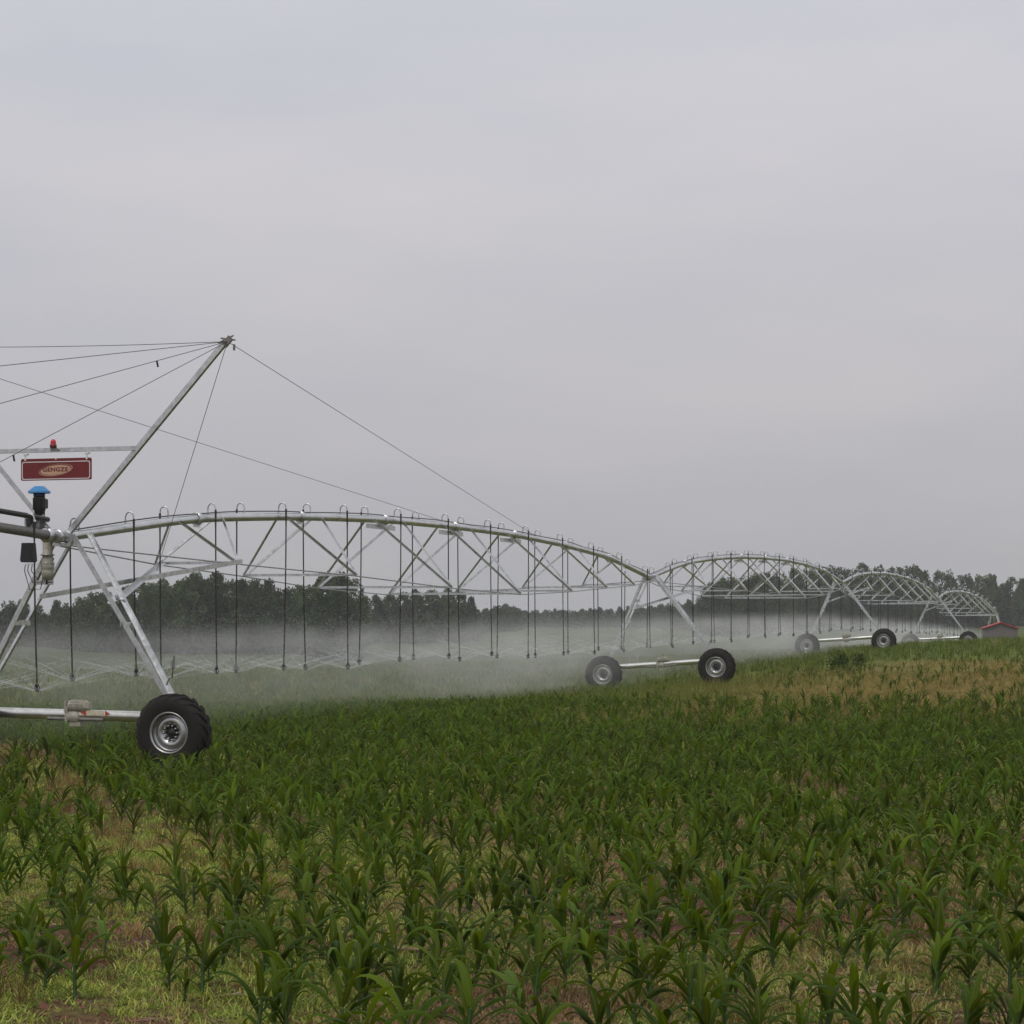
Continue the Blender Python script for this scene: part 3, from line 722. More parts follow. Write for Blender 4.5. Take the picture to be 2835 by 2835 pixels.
lowf = mth('ADD', sstep(sp.outputs[1], L - 20, L - 5, 0., .55), .30); cn_ = sstep(cone, -.05, .30)
low = mth('ADD', lowf, mth('MULTIPLY', cn_, mth('MAXIMUM', mth('SUBTRACT', 1., lowf), .0)))
lft = sstep(sp.outputs[0], -6.5, -2.5, 0., 1.); rgt = sstep(sp.outputs[0], -2.2, 1.3, 1., 0.)
brd = sstep(sp.outputs[0], -15., -8., 0., .18)
mxx = N(nt, 'ShaderNodeMath', operation='MAXIMUM'); nt.links.new(lft, mxx.inputs[0]); nt.links.new(brd, mxx.inputs[1]); lft = mxx.outputs[0]
nzr = sstep(nz.outputs[0], .32, .68, .12, 1.85)
low = mul(low, sstep(sp.outputs[2], -3.95, -3.0, .45, 1.))
dn = mul(mul(mul(mul(mul(top, low), lft), rgt), nzr), .062)
MIST = dn
nt.links.new(dn, pv.inputs['Density']); nt.links.new(pv.outputs[0], ou.inputs['Volume'])
try: m.cycles.volume_step_rate = .2
except Exception: pass
for k in range(4):
    a0 = .8 if k == 0 else 0.
    mb = MB(); mb.box((-6, (a0 + L) / 2, -2.45), (20, L - a0 - .01, 4.0))
    o = mb.build('spray_mist', m); o.matrix_world = SPAN_M[k]
    tag(o, ['pale water mist drifting below the nearest pipe truss', 'pale water mist veiling the second tower and the truss behind it', 'bright mist band below the third truss before the dark trees', 'thin mist below the farthest truss'][k], 'mist', 'mist below the spans', 'stuff')

# ------------------------------------------------------------------ corn
def ribbon(base, az, incl, length, width, droop, segs, fold=.35, twist=0., wave=0., rr=random):
    """arching leaf, three points across"""
    vs = []; p = Vector(base); th = incl; st = length / segs
    for k in range(segs + 1):
        t = k / segs
        w = width * (min(1, .5 + 2.0 * t) if t < .25 else 1.0) * (1 - max(0, (t - .30) / .70) ** 1.75)
        w = max(w, width * .02) * .5
        d = Vector((math.cos(az) * math.cos(th), math.sin(az) * math.cos(th), math.sin(th)))
        sd = Vector((-math.sin(az), math.cos(az), 0)); nn = d.cross(sd).normalized() * -1
        tw = twist * t; s2 = sd * math.cos(tw) + nn * math.sin(tw); n2 = nn * math.cos(tw) - sd * math.sin(tw)
        wv = wave * math.sin(t * 11 + az)
        vs += [p + s2 * w + n2 * (fold * w + wv * w), p, p - s2 * w + n2 * (fold * w - wv * w)]
        p = p + d * st; th -= droop * (.12 + 1.76 * t) / segs
    fs = []
    for k in range(segs):
        a_ = k * 3; fs += [(a_, a_ + 1, a_ + 4, a_ + 3), (a_ + 1, a_ + 2, a_ + 5, a_ + 4)]
    return vs, fs

def corn_variant(seed, segs=9):
    rr = random.Random(seed); lv = MB(); stx = MB()
    H = rr.uniform(.20, .27); n = rr.choice([8, 8, 9, 9]); az0 = rr.uniform(0, pi)
    stx.tube([(0, 0, -.03), (0, 0, H * .5), (rr.uniform(-.01, .01), rr.uniform(-.01, .01), H)], [.0135, .0125, .009], 6)
    for k in range(n):
        f = k / (n - 1); az = az0 + pi * (k % 2) + rr.gauss(0, .55)
        z = .03 + (H - .02) * f ** .8
        if f < .3: ln, wd, inc, dr = rr.uniform(.18, .27), rr.uniform(.026, .036), rr.uniform(.7, 1.1), rr.uniform(2.2, 3.2)
        elif f < .75: ln, wd, inc, dr = rr.uniform(.38, .54), rr.uniform(.044, .060), rr.uniform(.8, 1.25), rr.uniform(2.1, 3.5)
        else: ln, wd, inc, dr = rr.uniform(.28, .40), rr.uniform(.042, .058), rr.uniform(1.05, 1.42), rr.uniform(.9, 2.6)
        lv.add(*ribbon((0, 0, z), az, inc, ln, wd, dr, segs, rr.uniform(.3, .6), rr.uniform(-1.2, 1.2), rr.uniform(.08, .38), rr), True)
    return lv, stx

def halfw(Y): return Y * (CX / F)
# planting positions: rows run roughly along the pipe
def plant(y0, y1, dens, margin=1.0):
    out = []
    A = (y1 - y0) * (halfw((y0 + y1) / 2) + margin) * 2; n = int(A * dens)
    Ys = np.sqrt(rng.uniform(y0 ** 2, y1 ** 2, n)); Xs = rng.uniform(-1, 1, n) * (halfw(Ys) + margin)
    return Xs, Ys
def thin(Xs, Ys, r):
    """drop plants closer than r to one kept before (grid hash)"""
    keep = []; G = {}
    for i, (x, y) in enumerate(zip(Xs, Ys)):
        c = (int(x // r), int(y // r)); ok = True
        for a_ in (-1, 0, 1):
            for b_ in (-1, 0, 1):
                for (px_, py_) in G.get((c[0] + a_, c[1] + b_), ()):
                    if (px_ - x) ** 2 + (py_ - y) ** 2 < r * r: ok = False; break
                if not ok: break
            if not ok: break
        if ok: G.setdefault(c, []).append((x, y)); keep.append(i)
    return np.array(keep)
def to_row(Xs, Ys, gap=.62):
    q = Xs * math.cos(TH) - Ys * math.sin(TH); qn = np.round(q / gap) * gap + rng.normal(0, .15, len(Xs)); dq = qn - q
    return Xs + dq * math.cos(TH), Ys - dq * math.sin(TH)

def thin_far(Xs, Ys):
    n_ = Ys < 27; i1, i2 = np.nonzero(n_)[0], np.nonzero(~n_)[0]
    return np.concatenate([i1[thin(Xs[i1], Ys[i1], .265)], i2[thin(Xs[i2], Ys[i2], .245)]])
Xs, Ys = plant(12.6, 60, 24.0, 4.5); Xs, Ys = to_row(Xs, Ys)
gapn = fbm(Xs * .45, Ys * .22, 41)
dxp_ = Xs - (.3167 * Ys - 19.8); m_ = (gapn > .33 - .10 * np.clip((Ys - 28) / 8, 0, 1)) & ~((dxp_ > 3) & (Ys > 48 + 4 * (gapn - .5)) & (rng.random(len(Xs)) < .85)); Xs, Ys = Xs[m_], Ys[m_]
kp = thin_far(Xs, Ys); Xs, Ys = Xs[kp], Ys[kp]
wheel_pos = []
for k in range(4):
    for a_ in (2.12, -1.88):
        w_ = line(DT[k]) + VV * (a_ + HP * math.sin(ROLL[k]) + [.12, 0, -.21, -.23][k] + .12) - U * .36; wheel_pos.append((w_.x, w_.y))
def clear(Xs, Ys, r=.5):
    k = np.ones(len(Xs), bool)
    for (wx, wy) in wheel_pos:
        dx_, dy_ = Xs - wx, Ys - wy; al = dx_ * math.cos(TH) - dy_ * math.sin(TH); sl = dx_ * math.sin(TH) + dy_ * math.cos(TH)
        k &= ~((abs(al) < .72) & (abs(sl) < .26))
    return k
c_ = clear(Xs, Ys); Xs, Ys = Xs[c_], Ys[c_]
# bare, weedy strip at lower left
bare = ((np.abs((Xs + 2.6 + .10 * (Ys - 16)) / .42) < 1) & (Ys < 24) & (rng.random(len(Xs)) < .8)) | ((np.abs(Xs + 4.4 + .325 * (Ys - 25.6)) < .75) & (Ys > 22) & (Ys < 44) & (rng.random(len(Xs)) < .75)); Xs, Ys = Xs[~bare], Ys[~bare]
order = np.argsort(Ys)
Xs, Ys = Xs[order], Ys[order]
inview = np.abs(Xs) < halfw(Ys) + .1
near_idx = [i for i in range(len(Xs)) if inview[i]][:300]
ylim = Ys[near_idx[-1]]
print('corn total', len(Xs), 'near limit', ylim)

variants = []
for k in range(12):
    lv, stx = corn_variant(100 + k)
    root = empty('corn_plant'); so = stx.build('stalk', M['stalk'], root); lo_ = lv.build('leaves', M['pale_corn'] if k >= 11 else M['corn'], root, fix=False)
    ri = lo_.data.attributes.new('rib', 'FLOAT', 'POINT'); ri.data.foreach_set('value', (np.arange(len(lv.v)) % 3 == 1).astype(np.float32))
    variants.append(root)
used = [False] * 12
ORD = ['first', 'second', 'third', 'fourth', 'fifth', 'sixth', 'seventh', 'eighth', 'ninth', 'tenth', 'eleventh', 'twelfth', 'thirteenth', 'fourteenth', 'fifteenth', 'sixteenth', 'seventeenth', 'eighteenth', 'nineteenth', 'twentieth', 'twenty-first', 'twenty-second', 'twenty-third', 'twenty-fourth']
crng = random.Random(4)
front = sorted([i for i in near_idx if 13.9 < Ys[i] < 15.2], key=lambda i: Xs[i] / Ys[i])[:24]
frank = {i: k for k, i in enumerate(front)}
for i in near_idx:
    k = crng.randrange(11) if crng.random() > .03 else 11
    if i in frank and frank[i] in (13, 15): k = 11
    o = variants[k] if not used[k] else copy_tree(variants[k]); used[k] = True
    x, y = float(Xs[i]), float(Ys[i]); s = crng.uniform(.78, 1.26) * (1.0 if crng.random() > .15 else .6)
    o.location = (x, y, float(hz(x, y)) - .005); o.rotation_euler = (crng.gauss(0, .07), crng.gauss(0, .07), crng.uniform(0, 2 * pi)); o.scale = (s * .92, s * .92, s * crng.uniform(.78, .94))
    third = 'left' if x / y < -.076 else ('right' if x / y > .076 else 'middle')
    if i in frank: lab = 'young %s corn plant, %s from the left along the bottom edge' % ('pale green' if k == 11 else 'dark green', ORD[frank[i]])
    elif k == 11: lab = 'paler yellow green young corn plant standing among the darker front rows'
    else: lab = 'young dark green corn plant in the front rows, in the %s of the field' % {'left': 'left part', 'right': 'right part', 'middle': 'middle'}[third]
    tag(o, lab, 'corn plant', 'paler young corn plants' if k == 11 and i not in frank else 'young corn plants in the front rows, %s' % third)
for k in range(12):
    if not used[k]:
        for ch in list(variants[k].children): bpy.data.objects.remove(ch)
        bpy.data.objects.remove(variants[k])

def arr(mb): return np.array(mb.v), np.array([f if len(f) == 4 else f + (f[-1],) for f in mb.f])
temps = []
for k in range(8):
    lv, stx = corn_variant(300 + k, 5)
    q = MB(); q.v = list(lv.v); q.f = list(lv.f); q.sm = list(lv.sm)
    q.tube([(0, 0, -.03), (0, 0, .22)], [.013, .009], 4, False)
    temps.append((np.array(q.v), np.array(q.f)))
rest = np.array(sorted(set(range(len(Xs))) - set(near_idx)))
fx, fy = Xs[rest], Ys[rest]
# the thinner corn farther off: rows on the brown ground and the left of the line
X2, Y2 = plant(60, 150, 1.0, 2.0); X2, Y2 = to_row(X2, Y2, .8); dx2 = X2 - (.3167 * Y2 - 19.8)
k2 = (fbm(X2 * .3, Y2 * .15, 43) > .40) & clear(X2, Y2, .6); X2, Y2 = X2[k2], Y2[k2]
fx = np.concatenate([fx, X2]); fy = np.concatenate([fy, Y2])
n = len(fx); print('cornfield plants', n)
cc = np.tile(np.array([.060, .104, .006]), (n, 1)) * rng.uniform(.75, 1.3, (n, 1))
fr_ = np.clip((fy - 45) / 40, 0, 1)[:, None]; cc = cc * (1 - fr_) + np.array([.084, .122, .012]) * fr_
yl = rng.random(n) < .04; cc[yl] = np.array([.11, .15, .03])
sc_ = rng.uniform(.75, 1.2, n); sc_[fy > 60] *= .72; sc_ = np.stack([sc_ * .92, sc_ * .92, sc_ * .84], 1)
V, Fq, C = scatter(temps, rng.integers(0, 8, n), np.stack([fx, fy, hz(fx, fy)], 1), rng.uniform(0, 2 * pi, n), sc_, rng.normal(0, .1, n), rng.normal(0, .1, n), cc)
tag(link('cornfield', mesh_np('cornfield', V, Fq, M['cornfield'], C, True)), 'rows of young corn farther back in the field', 'corn field', None, 'stuff')

# ------------------------------------------------------------------ weeds and ground cover
def tuft(seed, nb, h, w, spread, droop, segs=3, tmin=.7):
    rr = random.Random(seed); q = MB()
    for k in range(nb):
        az = rr.uniform(0, 2 * pi); rad = rr.uniform(0, spread)
        a2 = rr.uniform(0, 2 * pi)
        vs = []; p = Vector((math.cos(a2) * rad, math.sin(a2) * rad, -.005)); th = rr.uniform(tmin, 1.5 if tmin > .5 else 1.2); ln = h * rr.uniform(.6, 1.3); dr = droop * rr.uniform(.5, 1.4)
        for s_ in range(segs + 1):
            t = s_ / segs; ww = w * (1 - t ** 2 * .9) * .5; sd = Vector((-math.sin(az), math.cos(az), 0))
            vs += [p + sd * ww, p - sd * ww]
            p = p + Vector((math.cos(az) * math.cos(th), math.sin(az) * math.cos(th), math.sin(th))) * ln / segs; th -= dr / segs * (.5 + t)
        q.add(vs, [(2 * s_, 2 * s_ + 1, 2 * s_ + 3, 2 * s_ + 2) for s_ in range(segs)])
    return np.array(q.v), np.array(q.f)

def field_tufts(name, temps, y0, y1, dens, colf, scf, label, cat, keep=None, margin=.6, seed=0, mat='weed'):
    Xw, Yw = plant(y0, y1, dens, max(margin, 3.5))
    if keep is not None:
        kk = keep(Xw, Yw); Xw, Yw = Xw[kk], Yw[kk]
    kk = clear(Xw, Yw); Xw, Yw = Xw[kk], Yw[kk]
    n = len(Xw); print(name, n)
    return scatter(temps, rng.integers(0, len(temps), n), np.stack([Xw, Yw, hz(Xw, Yw)], 1), rng.uniform(0, 2 * pi, n), scf(Xw, Yw, n), None, None, colf(Xw, Yw, n))

def merge(parts):
    Vs, Fs, Cs, b = [], [], [], 0
    for V, Fq, C in parts: Vs.append(V); Fs.append(Fq + b); Cs.append(C); b += len(V)
    return np.concatenate(Vs), np.concatenate(Fs), np.concatenate(Cs)

low_t = [tuft(500 + k, 11, .085, .0085, .09, 2.6, 3, .25) for k in range(6)]
dens_n = lambda X, Y: fbm(X * .55 + 3, Y * .35, 61) * .6 + fbm(X * 2.1, Y * 1.4, 63, 2) * .4
def col_low(X, Y, n):
    lf = np.clip((-X - .5) / 2.5 + .5, 0, 1)[:, None]; c = np.where((rng.random(n) < .62)[:, None], np.array([.36, .395, .085]) * lf + np.array([.36, .30, .11]) * (1 - lf), np.array([.19, .27, .04]))
    br_ = (fbm(X * .9, Y * .6, 71) + rng.normal(0, .07, n) > .60 + .08 * lf[:, 0]) | (rng.random(n) < .08)
    c[br_] = np.array([.30, .19, .10]); return c * rng.uniform(.75, 1.2, (n, 1))
p1 = field_tufts('low weeds near', low_t, 12.5, 26, 190, col_low, lambda X, Y, n: rng.uniform(.6, 1.4, n), '', '', lambda X, Y: dens_n(X, Y) + rng.normal(0, .07, len(X)) > .425 - .06 * (X < -1))
low_m = [tuft(520 + k, 9, .12, .014, .13, 2.4, 2, .3) for k in range(5)]
p2 = field_tufts('low weeds mid', low_m, 26, 46, 46, col_low, lambda X, Y, n: rng.uniform(.7, 1.4, n), '', '', lambda X, Y: dens_n(X, Y) + rng.normal(0, .08, len(X)) > .41)
V, Fq, C = merge([p1, p2])
tag(link('ground_weeds', mesh_np('ground_weeds', V, Fq, M['weed'], C, True)), 'low yellow green weeds carpeting the soil between the corn', 'weeds', None, 'stuff')

dead_t = [tuft(600 + k, 16, .16, .007, .06, .9, 3) for k in range(5)]
def dead_keep(X, Y):
    v = fbm(X * .42 + 11, Y * .22, 81)
    band = np.abs(X + 4.4 + .325 * (Y - 25.6) + rng.normal(0, .25, len(X))) < .65
    return ((v > .60) & (rng.random(len(X)) < .3)) | (band & (Y > 20) & (Y < 44) & (rng.random(len(X)) < .55))
p1 = field_tufts('dead weeds', dead_t, 13, 62, 26, lambda X, Y, n: np.array([.235, .155, .065]) * rng.uniform(.6, 1.4, (n, 1)), lambda X, Y, n: rng.uniform(.6, 1.4, n), '', '', dead_keep)
tag(link('dead_weeds', mesh_np('dead_weeds', p1[0], p1[1], M['weed'], p1[2], True)), 'dry reddish brown weeds in patches between the corn', 'weeds', None, 'stuff')

gr_t = [tuft(700 + k, 9, .34, .012, .14, 1.1, 3) for k in range(5)]
gr_f = [tuft(720 + k, 9, .40, .035, .30, 1.0, 2) for k in range(5)]
def col_gr(X, Y, n):
    c = cover_col(X, Y) * 1.0; g = rng.random(n) < .45
    c[g] = c[g] * .65 + np.array([.085, .12, .025]) * .35
    y_ = rng.random(n) < .10; c[y_] = np.array([.24, .20, .08]); return c * rng.uniform(.7, 1.3, (n, 1))
rb_ = lambda X, Y: np.clip((X - (.3167 * Y - 19.8) - 2) / 5, 0, 1) * ((Y > 56) & (Y < 98))
p1 = field_tufts('grass mid', gr_t, 44, 80, 13, col_gr, lambda X, Y, n: rng.uniform(.5, 1.2, n) * (1 - .45 * rb_(X, Y)), '', '', lambda X, Y: (rng.random(len(X)) < np.clip((Y - 42) / 20, 0, 1)), 1.5)
p2 = field_tufts('grass far', gr_f, 80, 185, 2.0, col_gr, lambda X, Y, n: rng.uniform(.5, 1.1, n) * (1 - .5 * rb_(X, Y)), '', '', None, 3)
V, Fq, C = merge([p1, p2])
tag(link('field_grass', mesh_np('field_grass', V, Fq, M['weed'], C, True)), 'green and straw coloured grass covering the farther field', 'grass', None, 'stuff')

# straw and leaf litter on the soil
Xl, Yl = plant(12.5, 30, 26, .5); n = len(Xl); kk = fbm(Xl * .7, Yl * .5, 91) + rng.normal(0, .1, n) > .42; Xl, Yl = Xl[kk], Yl[kk]; n = len(Xl)
lt_ = []
for k in range(5):
    rr = random.Random(800 + k); q = MB()
    for _ in range(3):
        az = rr.uniform(0, pi); c0 = Vector((rr.uniform(-.08, .08), rr.uniform(-.08, .08), .012)); d = Vector((math.cos(az), math.sin(az), rr.uniform(-.1, .15))) * rr.uniform(.03, .09); w_ = Vector((-math.sin(az), math.cos(az), rr.uniform(-.5, .5))) * rr.uniform(.003, .009)
        q.add([c0 - d - w_, c0 + d - w_ * .6, c0 + d + w_ * .6, c0 - d + w_], [(0, 1, 2, 3)])
    lt_.append((np.array(q.v), np.array(q.f)))
lc = np.array([[.34, .27, .19], [.20, .12, .08], [.10, .06, .045]])[rng.integers(0, 3, n)] * rng.uniform(.7, 1.2, (n, 1))
V, Fq, C = scatter(lt_, rng.integers(0, 5, n), np.stack([Xl, Yl, hz(Xl, Yl)], 1), rng.uniform(0, 6.28, n), rng.uniform(.6, 1.5, n), None, None, lc)
tag(link('plant_litter', mesh_np('plant_litter', V, Fq, M['weed'], C)), 'straw bits and dead leaves strewn on the bare soil', 'litter', None, 'stuff')

# clods of earth
Xl, Yl = plant(12.5, 27, 60, .5); kk = dens_n(Xl, Yl) + rng.normal(0, .05, len(Xl)) < .46; Xl, Yl = Xl[kk], Yl[kk]; n = len(Xl)
ct_ = []
for k in range(5):
    r_ = np.random.default_rng(830 + k); P = np.array([[1, 0, 0], [0, 1, 0], [-1, 0, 0], [0, -1, 0], [0, 0, .8], [0, 0, -.5]], float) * r_.uniform(.6, 1.3, (6, 1)) + r_.normal(0, .15, (6, 3))
    ct_.append((P, np.array([[0, 1, 4, 4], [1, 2, 4, 4], [2, 3, 4, 4], [3, 0, 4, 4], [1, 0, 5, 5], [2, 1, 5, 5], [3, 2, 5, 5], [0, 3, 5, 5]])))
ct_ = [(P, Q[:, :3]) for P, Q in ct_]
V, Fq, C = scatter(ct_, rng.integers(0, 5, n), np.stack([Xl, Yl, hz(Xl, Yl) + .002], 1), rng.uniform(0, 6.28, n), rng.gamma(2.2, .0065, n) + .004, None, None, np.array([.150, .074, .048]) * rng.uniform(.6, 1.25, (n, 1)))
tag(link('soil_clods', mesh_np('soil_clods', V, Fq, M['clod'], C)), 'small red brown clods of earth on the bare soil', 'soil', None, 'stuff')

# dry stalks lying on the soil
for k, (px_, py_, ln, az, lab) in enumerate(((2330, 2745, .62, -.45, 'thick dry corn stalk lying on the soil, lower right'), (1225, 2540, .25, .9, 'short pale dry stalk on bare soil right of the centre'),
                                     (1120, 2633, .30, -.1, 'flat brown dry stalk lying near the bottom, left of centre'), (1755, 2560, .45, .55, 'tan dry stalk lying between corn plants, right of centre'), (2425, 2775, .3, 1.1, 'pale straw piece on soil near the lower right corner'))):
    Y = HC * F / (py_ - YH); x = (px_ - CX) / F * Y; d = Vector((math.cos(az), math.sin(az) * .6, 0)); c0 = Vector((x, Y, float(hz(x, Y)) + .03))
    mb = MB(); mb.tube([c0 - d * ln / 2, c0 + Vector((0, 0, .015)), c0 + d * ln / 2], [.018, .02, .012], 7); mb.tube([c0 + d * .1, c0 + d * .16 + Vector((.03, .03, .03)), c0 + d * .3 + Vector((.05, .08, .0))], .006, 5)
    tag(mb.build('dry_stalk', M['dry']), lab, 'dry stalk', 'dry stalks on the soil')

# leafy bush on the rise
def leaf_cloud(rr, clumps, nleaf, size, flat=1.0, base=None):
    pts, cols = [], []
    for (c, r) in clumps:
        n = int(nleaf * r * r)
        d = rr.normal(size=(n, 3)); d /= np.linalg.norm(d, axis=1)[:, None]
        pts.append(np.array(c) + d * (r * rr.uniform(.3, 1.12, n) ** .6)[:, None] * np.array([1, 1, flat]))
        if base is not None: cols.append(np.tile(np.array(base) * rr.uniform(.62, 1.5) * np.array([rr.uniform(.85, 1.2), 1, rr.uniform(.8, 1.2)]), (n * 4, 1)))
    P = np.concatenate(pts); n = len(P)
    a_ = rr.normal(size=(n, 3)); a_ /= np.linalg.norm(a_, axis=1)[:, None]; b_ = np.cross(a_, rr.normal(size=(n, 3))); b_ /= np.linalg.norm(b_, axis=1)[:, None]
    s = (size * rr.uniform(.5, 1.5, n))[:, None]
    Vq = np.stack([P - a_ * s, P - b_ * s * .45, P + a_ * s, P + b_ * s * .45], 1).reshape(-1, 3)
    if base is not None: return Vq, np.arange(n * 4).reshape(-1, 4), np.concatenate(cols)
    return Vq, np.arange(n * 4).reshape(-1, 4)
rr = np.random.default_rng(77)
bY = 84.; bx = at(2350, 1700, bY).x; bz = float(hz(bx, bY))
cl = [((rr.uniform(-.7, .7), rr.uniform(-.4, .4), rr.uniform(.2, .55)), rr.uniform(.2, .32)) for k in range(9)]
Vq, Fq = leaf_cloud(rr, cl, 1500, .06)
bo = empty('bush', (bx, bY, bz)); tag(bo, 'low dark leafy bush on the rise below the third tower', 'bush')
link('foliage', mesh_np('foliage', Vq, Fq, M['corn']), bo)
sb = MB()
for k in range(5): sb.tube([(0, 0, -.05), (rr.uniform(-.5, .5), rr.uniform(-.2, .2), .45)], [.02, .006], 5)
sb.build('stem', M['trunk'], bo)

# ------------------------------------------------------------------ trees
def crown_variant(seed, kind):
    rr = np.random.default_rng(seed); cl = []
    n = 46
    for k in range(n):
        t = rr.uniform(.10, 1) ** .85
        if kind == 0: w = .27 * math.sin(pi * min(1, .22 + .78 * t)) ** .8 + .03      # broad, round headed
        elif kind == 1: w = .20 * (1 - t) ** .55 + .03                               # narrow, pointed
        else: w = .24 * (1 - abs(t - .55) * 1.3) + .02                               # oval
        an = rr.uniform(0, 2 * pi); q = rr.uniform(.3, 1) ** .5
        cl.append(((math.cos(an) * w * q, math.sin(an) * w * q, .06 + .90 * t), rr.uniform(.055, .105) * (1.15 - .45 * t)))
    for k in range(14):
        an = rr.uniform(0, 2 * pi); t = rr.uniform(.62, .97); w = (.16 if kind != 1 else .07) * (1.15 - t) * 2.4; cl.append(((math.cos(an) * w, math.sin(an) * w, t), .030)); cl.append(((math.cos(an) * w, math.sin(an) * w, t + .035), .018))
    return leaf_cloud(rr, cl, 17000, .021, 1.25, (.058, .083, .033))
CR = [(mesh_np('crown', *(lambda q: (q[0], q[1], M['tree'], q[2]))(crown_variant(900 + k, k % 3))), k % 3) for k in range(9)]
tm = MB(); tm.tube([(0, 0, -.02), (.004, 0, .3), (0, .006, .6), (.004, 0, .9)], [.022, .017, .011, .004], 7)
rr = random.Random(9)
for k in range(9):
    z = .2 + .075 * k; an = k * 2.4; tm.tube([(0, 0, z), (math.cos(an) * .08, math.sin(an) * .08, z + .07), (math.cos(an) * .17 * (1 - z * .6), math.sin(an) * .17 * (1 - z * .6), z + .17)], [.008, .005, .002], 5)
tko = tm.build('trunk', M['trunk']); TRUNK = tko.data; bpy.data.objects.remove(tko)
# picture position, top, distance, kind
TR = [(-30, 1668, 285, 0), (20, 1664, 284, 2), (62, 1662, 286, 0), (108, 1676, 282, 2), (158, 1664, 278, 1), (195, 1670, 272, 2), (228, 1655, 262, 0), (262, 1642, 258, 0), (290, 1643, 262, 2), (322, 1672, 265, 1), (351, 1628, 255, 0), (392, 1614, 250, 2), (418, 1616, 252, 0), (447, 1604, 250, 1), (476, 1610, 255, 2), (505, 1612, 250, 0), (536, 1591, 247, 0), (566, 1600, 250, 2), (597, 1586, 248, 1), (630, 1606, 250, 2), (667, 1608, 245, 1), (690, 1612, 250, 0), (709, 1604, 248, 2), (745, 1608, 245, 1), (782, 1627, 250, 2), (806, 1630, 255, 1), (829, 1622, 250, 1), (864, 1624, 240, 2),
      (905, 1592, 222, 0), (945, 1594, 220, 0), (972, 1608, 222, 2), (1004, 1668, 290, 0), (1040, 1652, 300, 0), (1080, 1648, 300, 0), (1118, 1641, 300, 0), (1150, 1637, 298, 0), (1195, 1635, 300, 0), (1238, 1630, 300, 0), (1272, 1640, 302, 2), (1304, 1655, 305, 1), (1345, 1686, 420, 0), (1374, 1680, 420, 2), (1400, 1673, 415, 0), (1424, 1680, 420, 2),
      (1455, 1690, 520, 0), (1484, 1689, 520, 2), (1510, 1688, 525, 0), (1536, 1686, 520, 1), (1562, 1689, 520, 0), (1590, 1690, 520, 2), (1612, 1687, 520, 0), (1634, 1685, 518, 1), (1660, 1682, 515, 0), (1690, 1685, 515, 2), (1715, 1681, 510, 0), (1738, 1679, 505, 1), (1768, 1676, 500, 0), (1800, 1676, 495, 2), (1830, 1672, 480, 0), (1856, 1670, 470, 2), (1878, 1666, 455, 1), (1907, 1662, 440, 0), (1929, 1676, 430, 2), (1945, 1650, 380, 2),
      (1965, 1617, 350, 0), (1990, 1612, 350, 2), (2012, 1601, 345, 0), (2040, 1602, 350, 0), (2078, 1595, 350, 2), (2100, 1590, 350, 0), (2125, 1590, 355, 0), (2160, 1585, 360, 2), (2200, 1580, 370, 0), (2240, 1582, 380, 2), (2283, 1577, 390, 0), (2313, 1575, 395, 2), (2340, 1580, 400, 0), (2366, 1579, 400, 1), (2389, 1566, 400, 0), (2431, 1573, 400, 2), (2456, 1580, 405, 1), (2480, 1573, 400, 0), (2505, 1576, 402, 2), (2531, 1570, 398, 0), (2556, 1584, 400, 1), (2574, 1606, 410, 2),
      (2607, 1580, 400, 2), (2634, 1600, 405, 1), (2668, 1596, 405, 2), (2694, 1612, 410, 0), (2720, 1592, 400, 2), (2747, 1594, 402, 1), (2775, 1618, 410, 0), (2804, 1598, 400, 2), (2834, 1604, 402, 1), (2868, 1600, 405, 0)]
KN = {0: 'broad round', 1: 'narrow pointed', 2: 'oval'}
def zone(px_):
    for lim, nm in ((140, 'at the left edge'), (340, 'behind the nearest tower legs'), (700, 'behind the near half of the first truss'), (880, 'beside the lone big dark tree'), (990, 'largest in front of the left wood'),
                    (1335, 'in the paler rounded wood left of centre'), (1440, 'in the dip between near and far woods'), (1700, 'in the low hazy line left of the second tower'), (1935, 'in the low hazy line right of the second tower'), (2210, 'in the tall wood behind the second truss'), (2420, 'in the tall wood behind the third tower'), (2600, 'in the tall wood behind the third truss'), (2700, 'in the tall wood above the farthest truss'), (2790, 'in the tall wood above the red roofed hut')):
        if px_ < lim: return nm
    return 'in the tall wood at the right edge'
cnt = {}
trr = random.Random(21)
for (px_, ty, Y, kd) in TR:
    x = (px_ - CX) / F * Y; zg = float(hz(x, Y)); Ht = HC + (YH - ty) / F * Y - zg
    o = empty('tree', (x, Y, zg), (0, 0, trr.uniform(0, 6.28)))
    cand = [c for c in CR if c[1] == kd]; cme = trr.choice(cand)[0]
    ws = trr.uniform(.80, 1.08) * (max(Ht, 5.2) if kd != 1 else Ht)
    o.scale = (ws, ws, Ht / .985)
    link('crown', cme, o); link('trunk', TRUNK, o)
    key = (kd, zone(px_)); cnt.setdefault(key, []).append(o)
for (kd, zn), os_ in cnt.items():
    for i, o in enumerate(os_):
        lab = 'dark %s tree %s' % (KN[kd], zn)
        if len(os_) > 1: lab = '%s %s tree from left %s' % (ORD[i], KN[kd], zn)
        tag(o, lab, 'tree', 'trees along the far edge of the field')

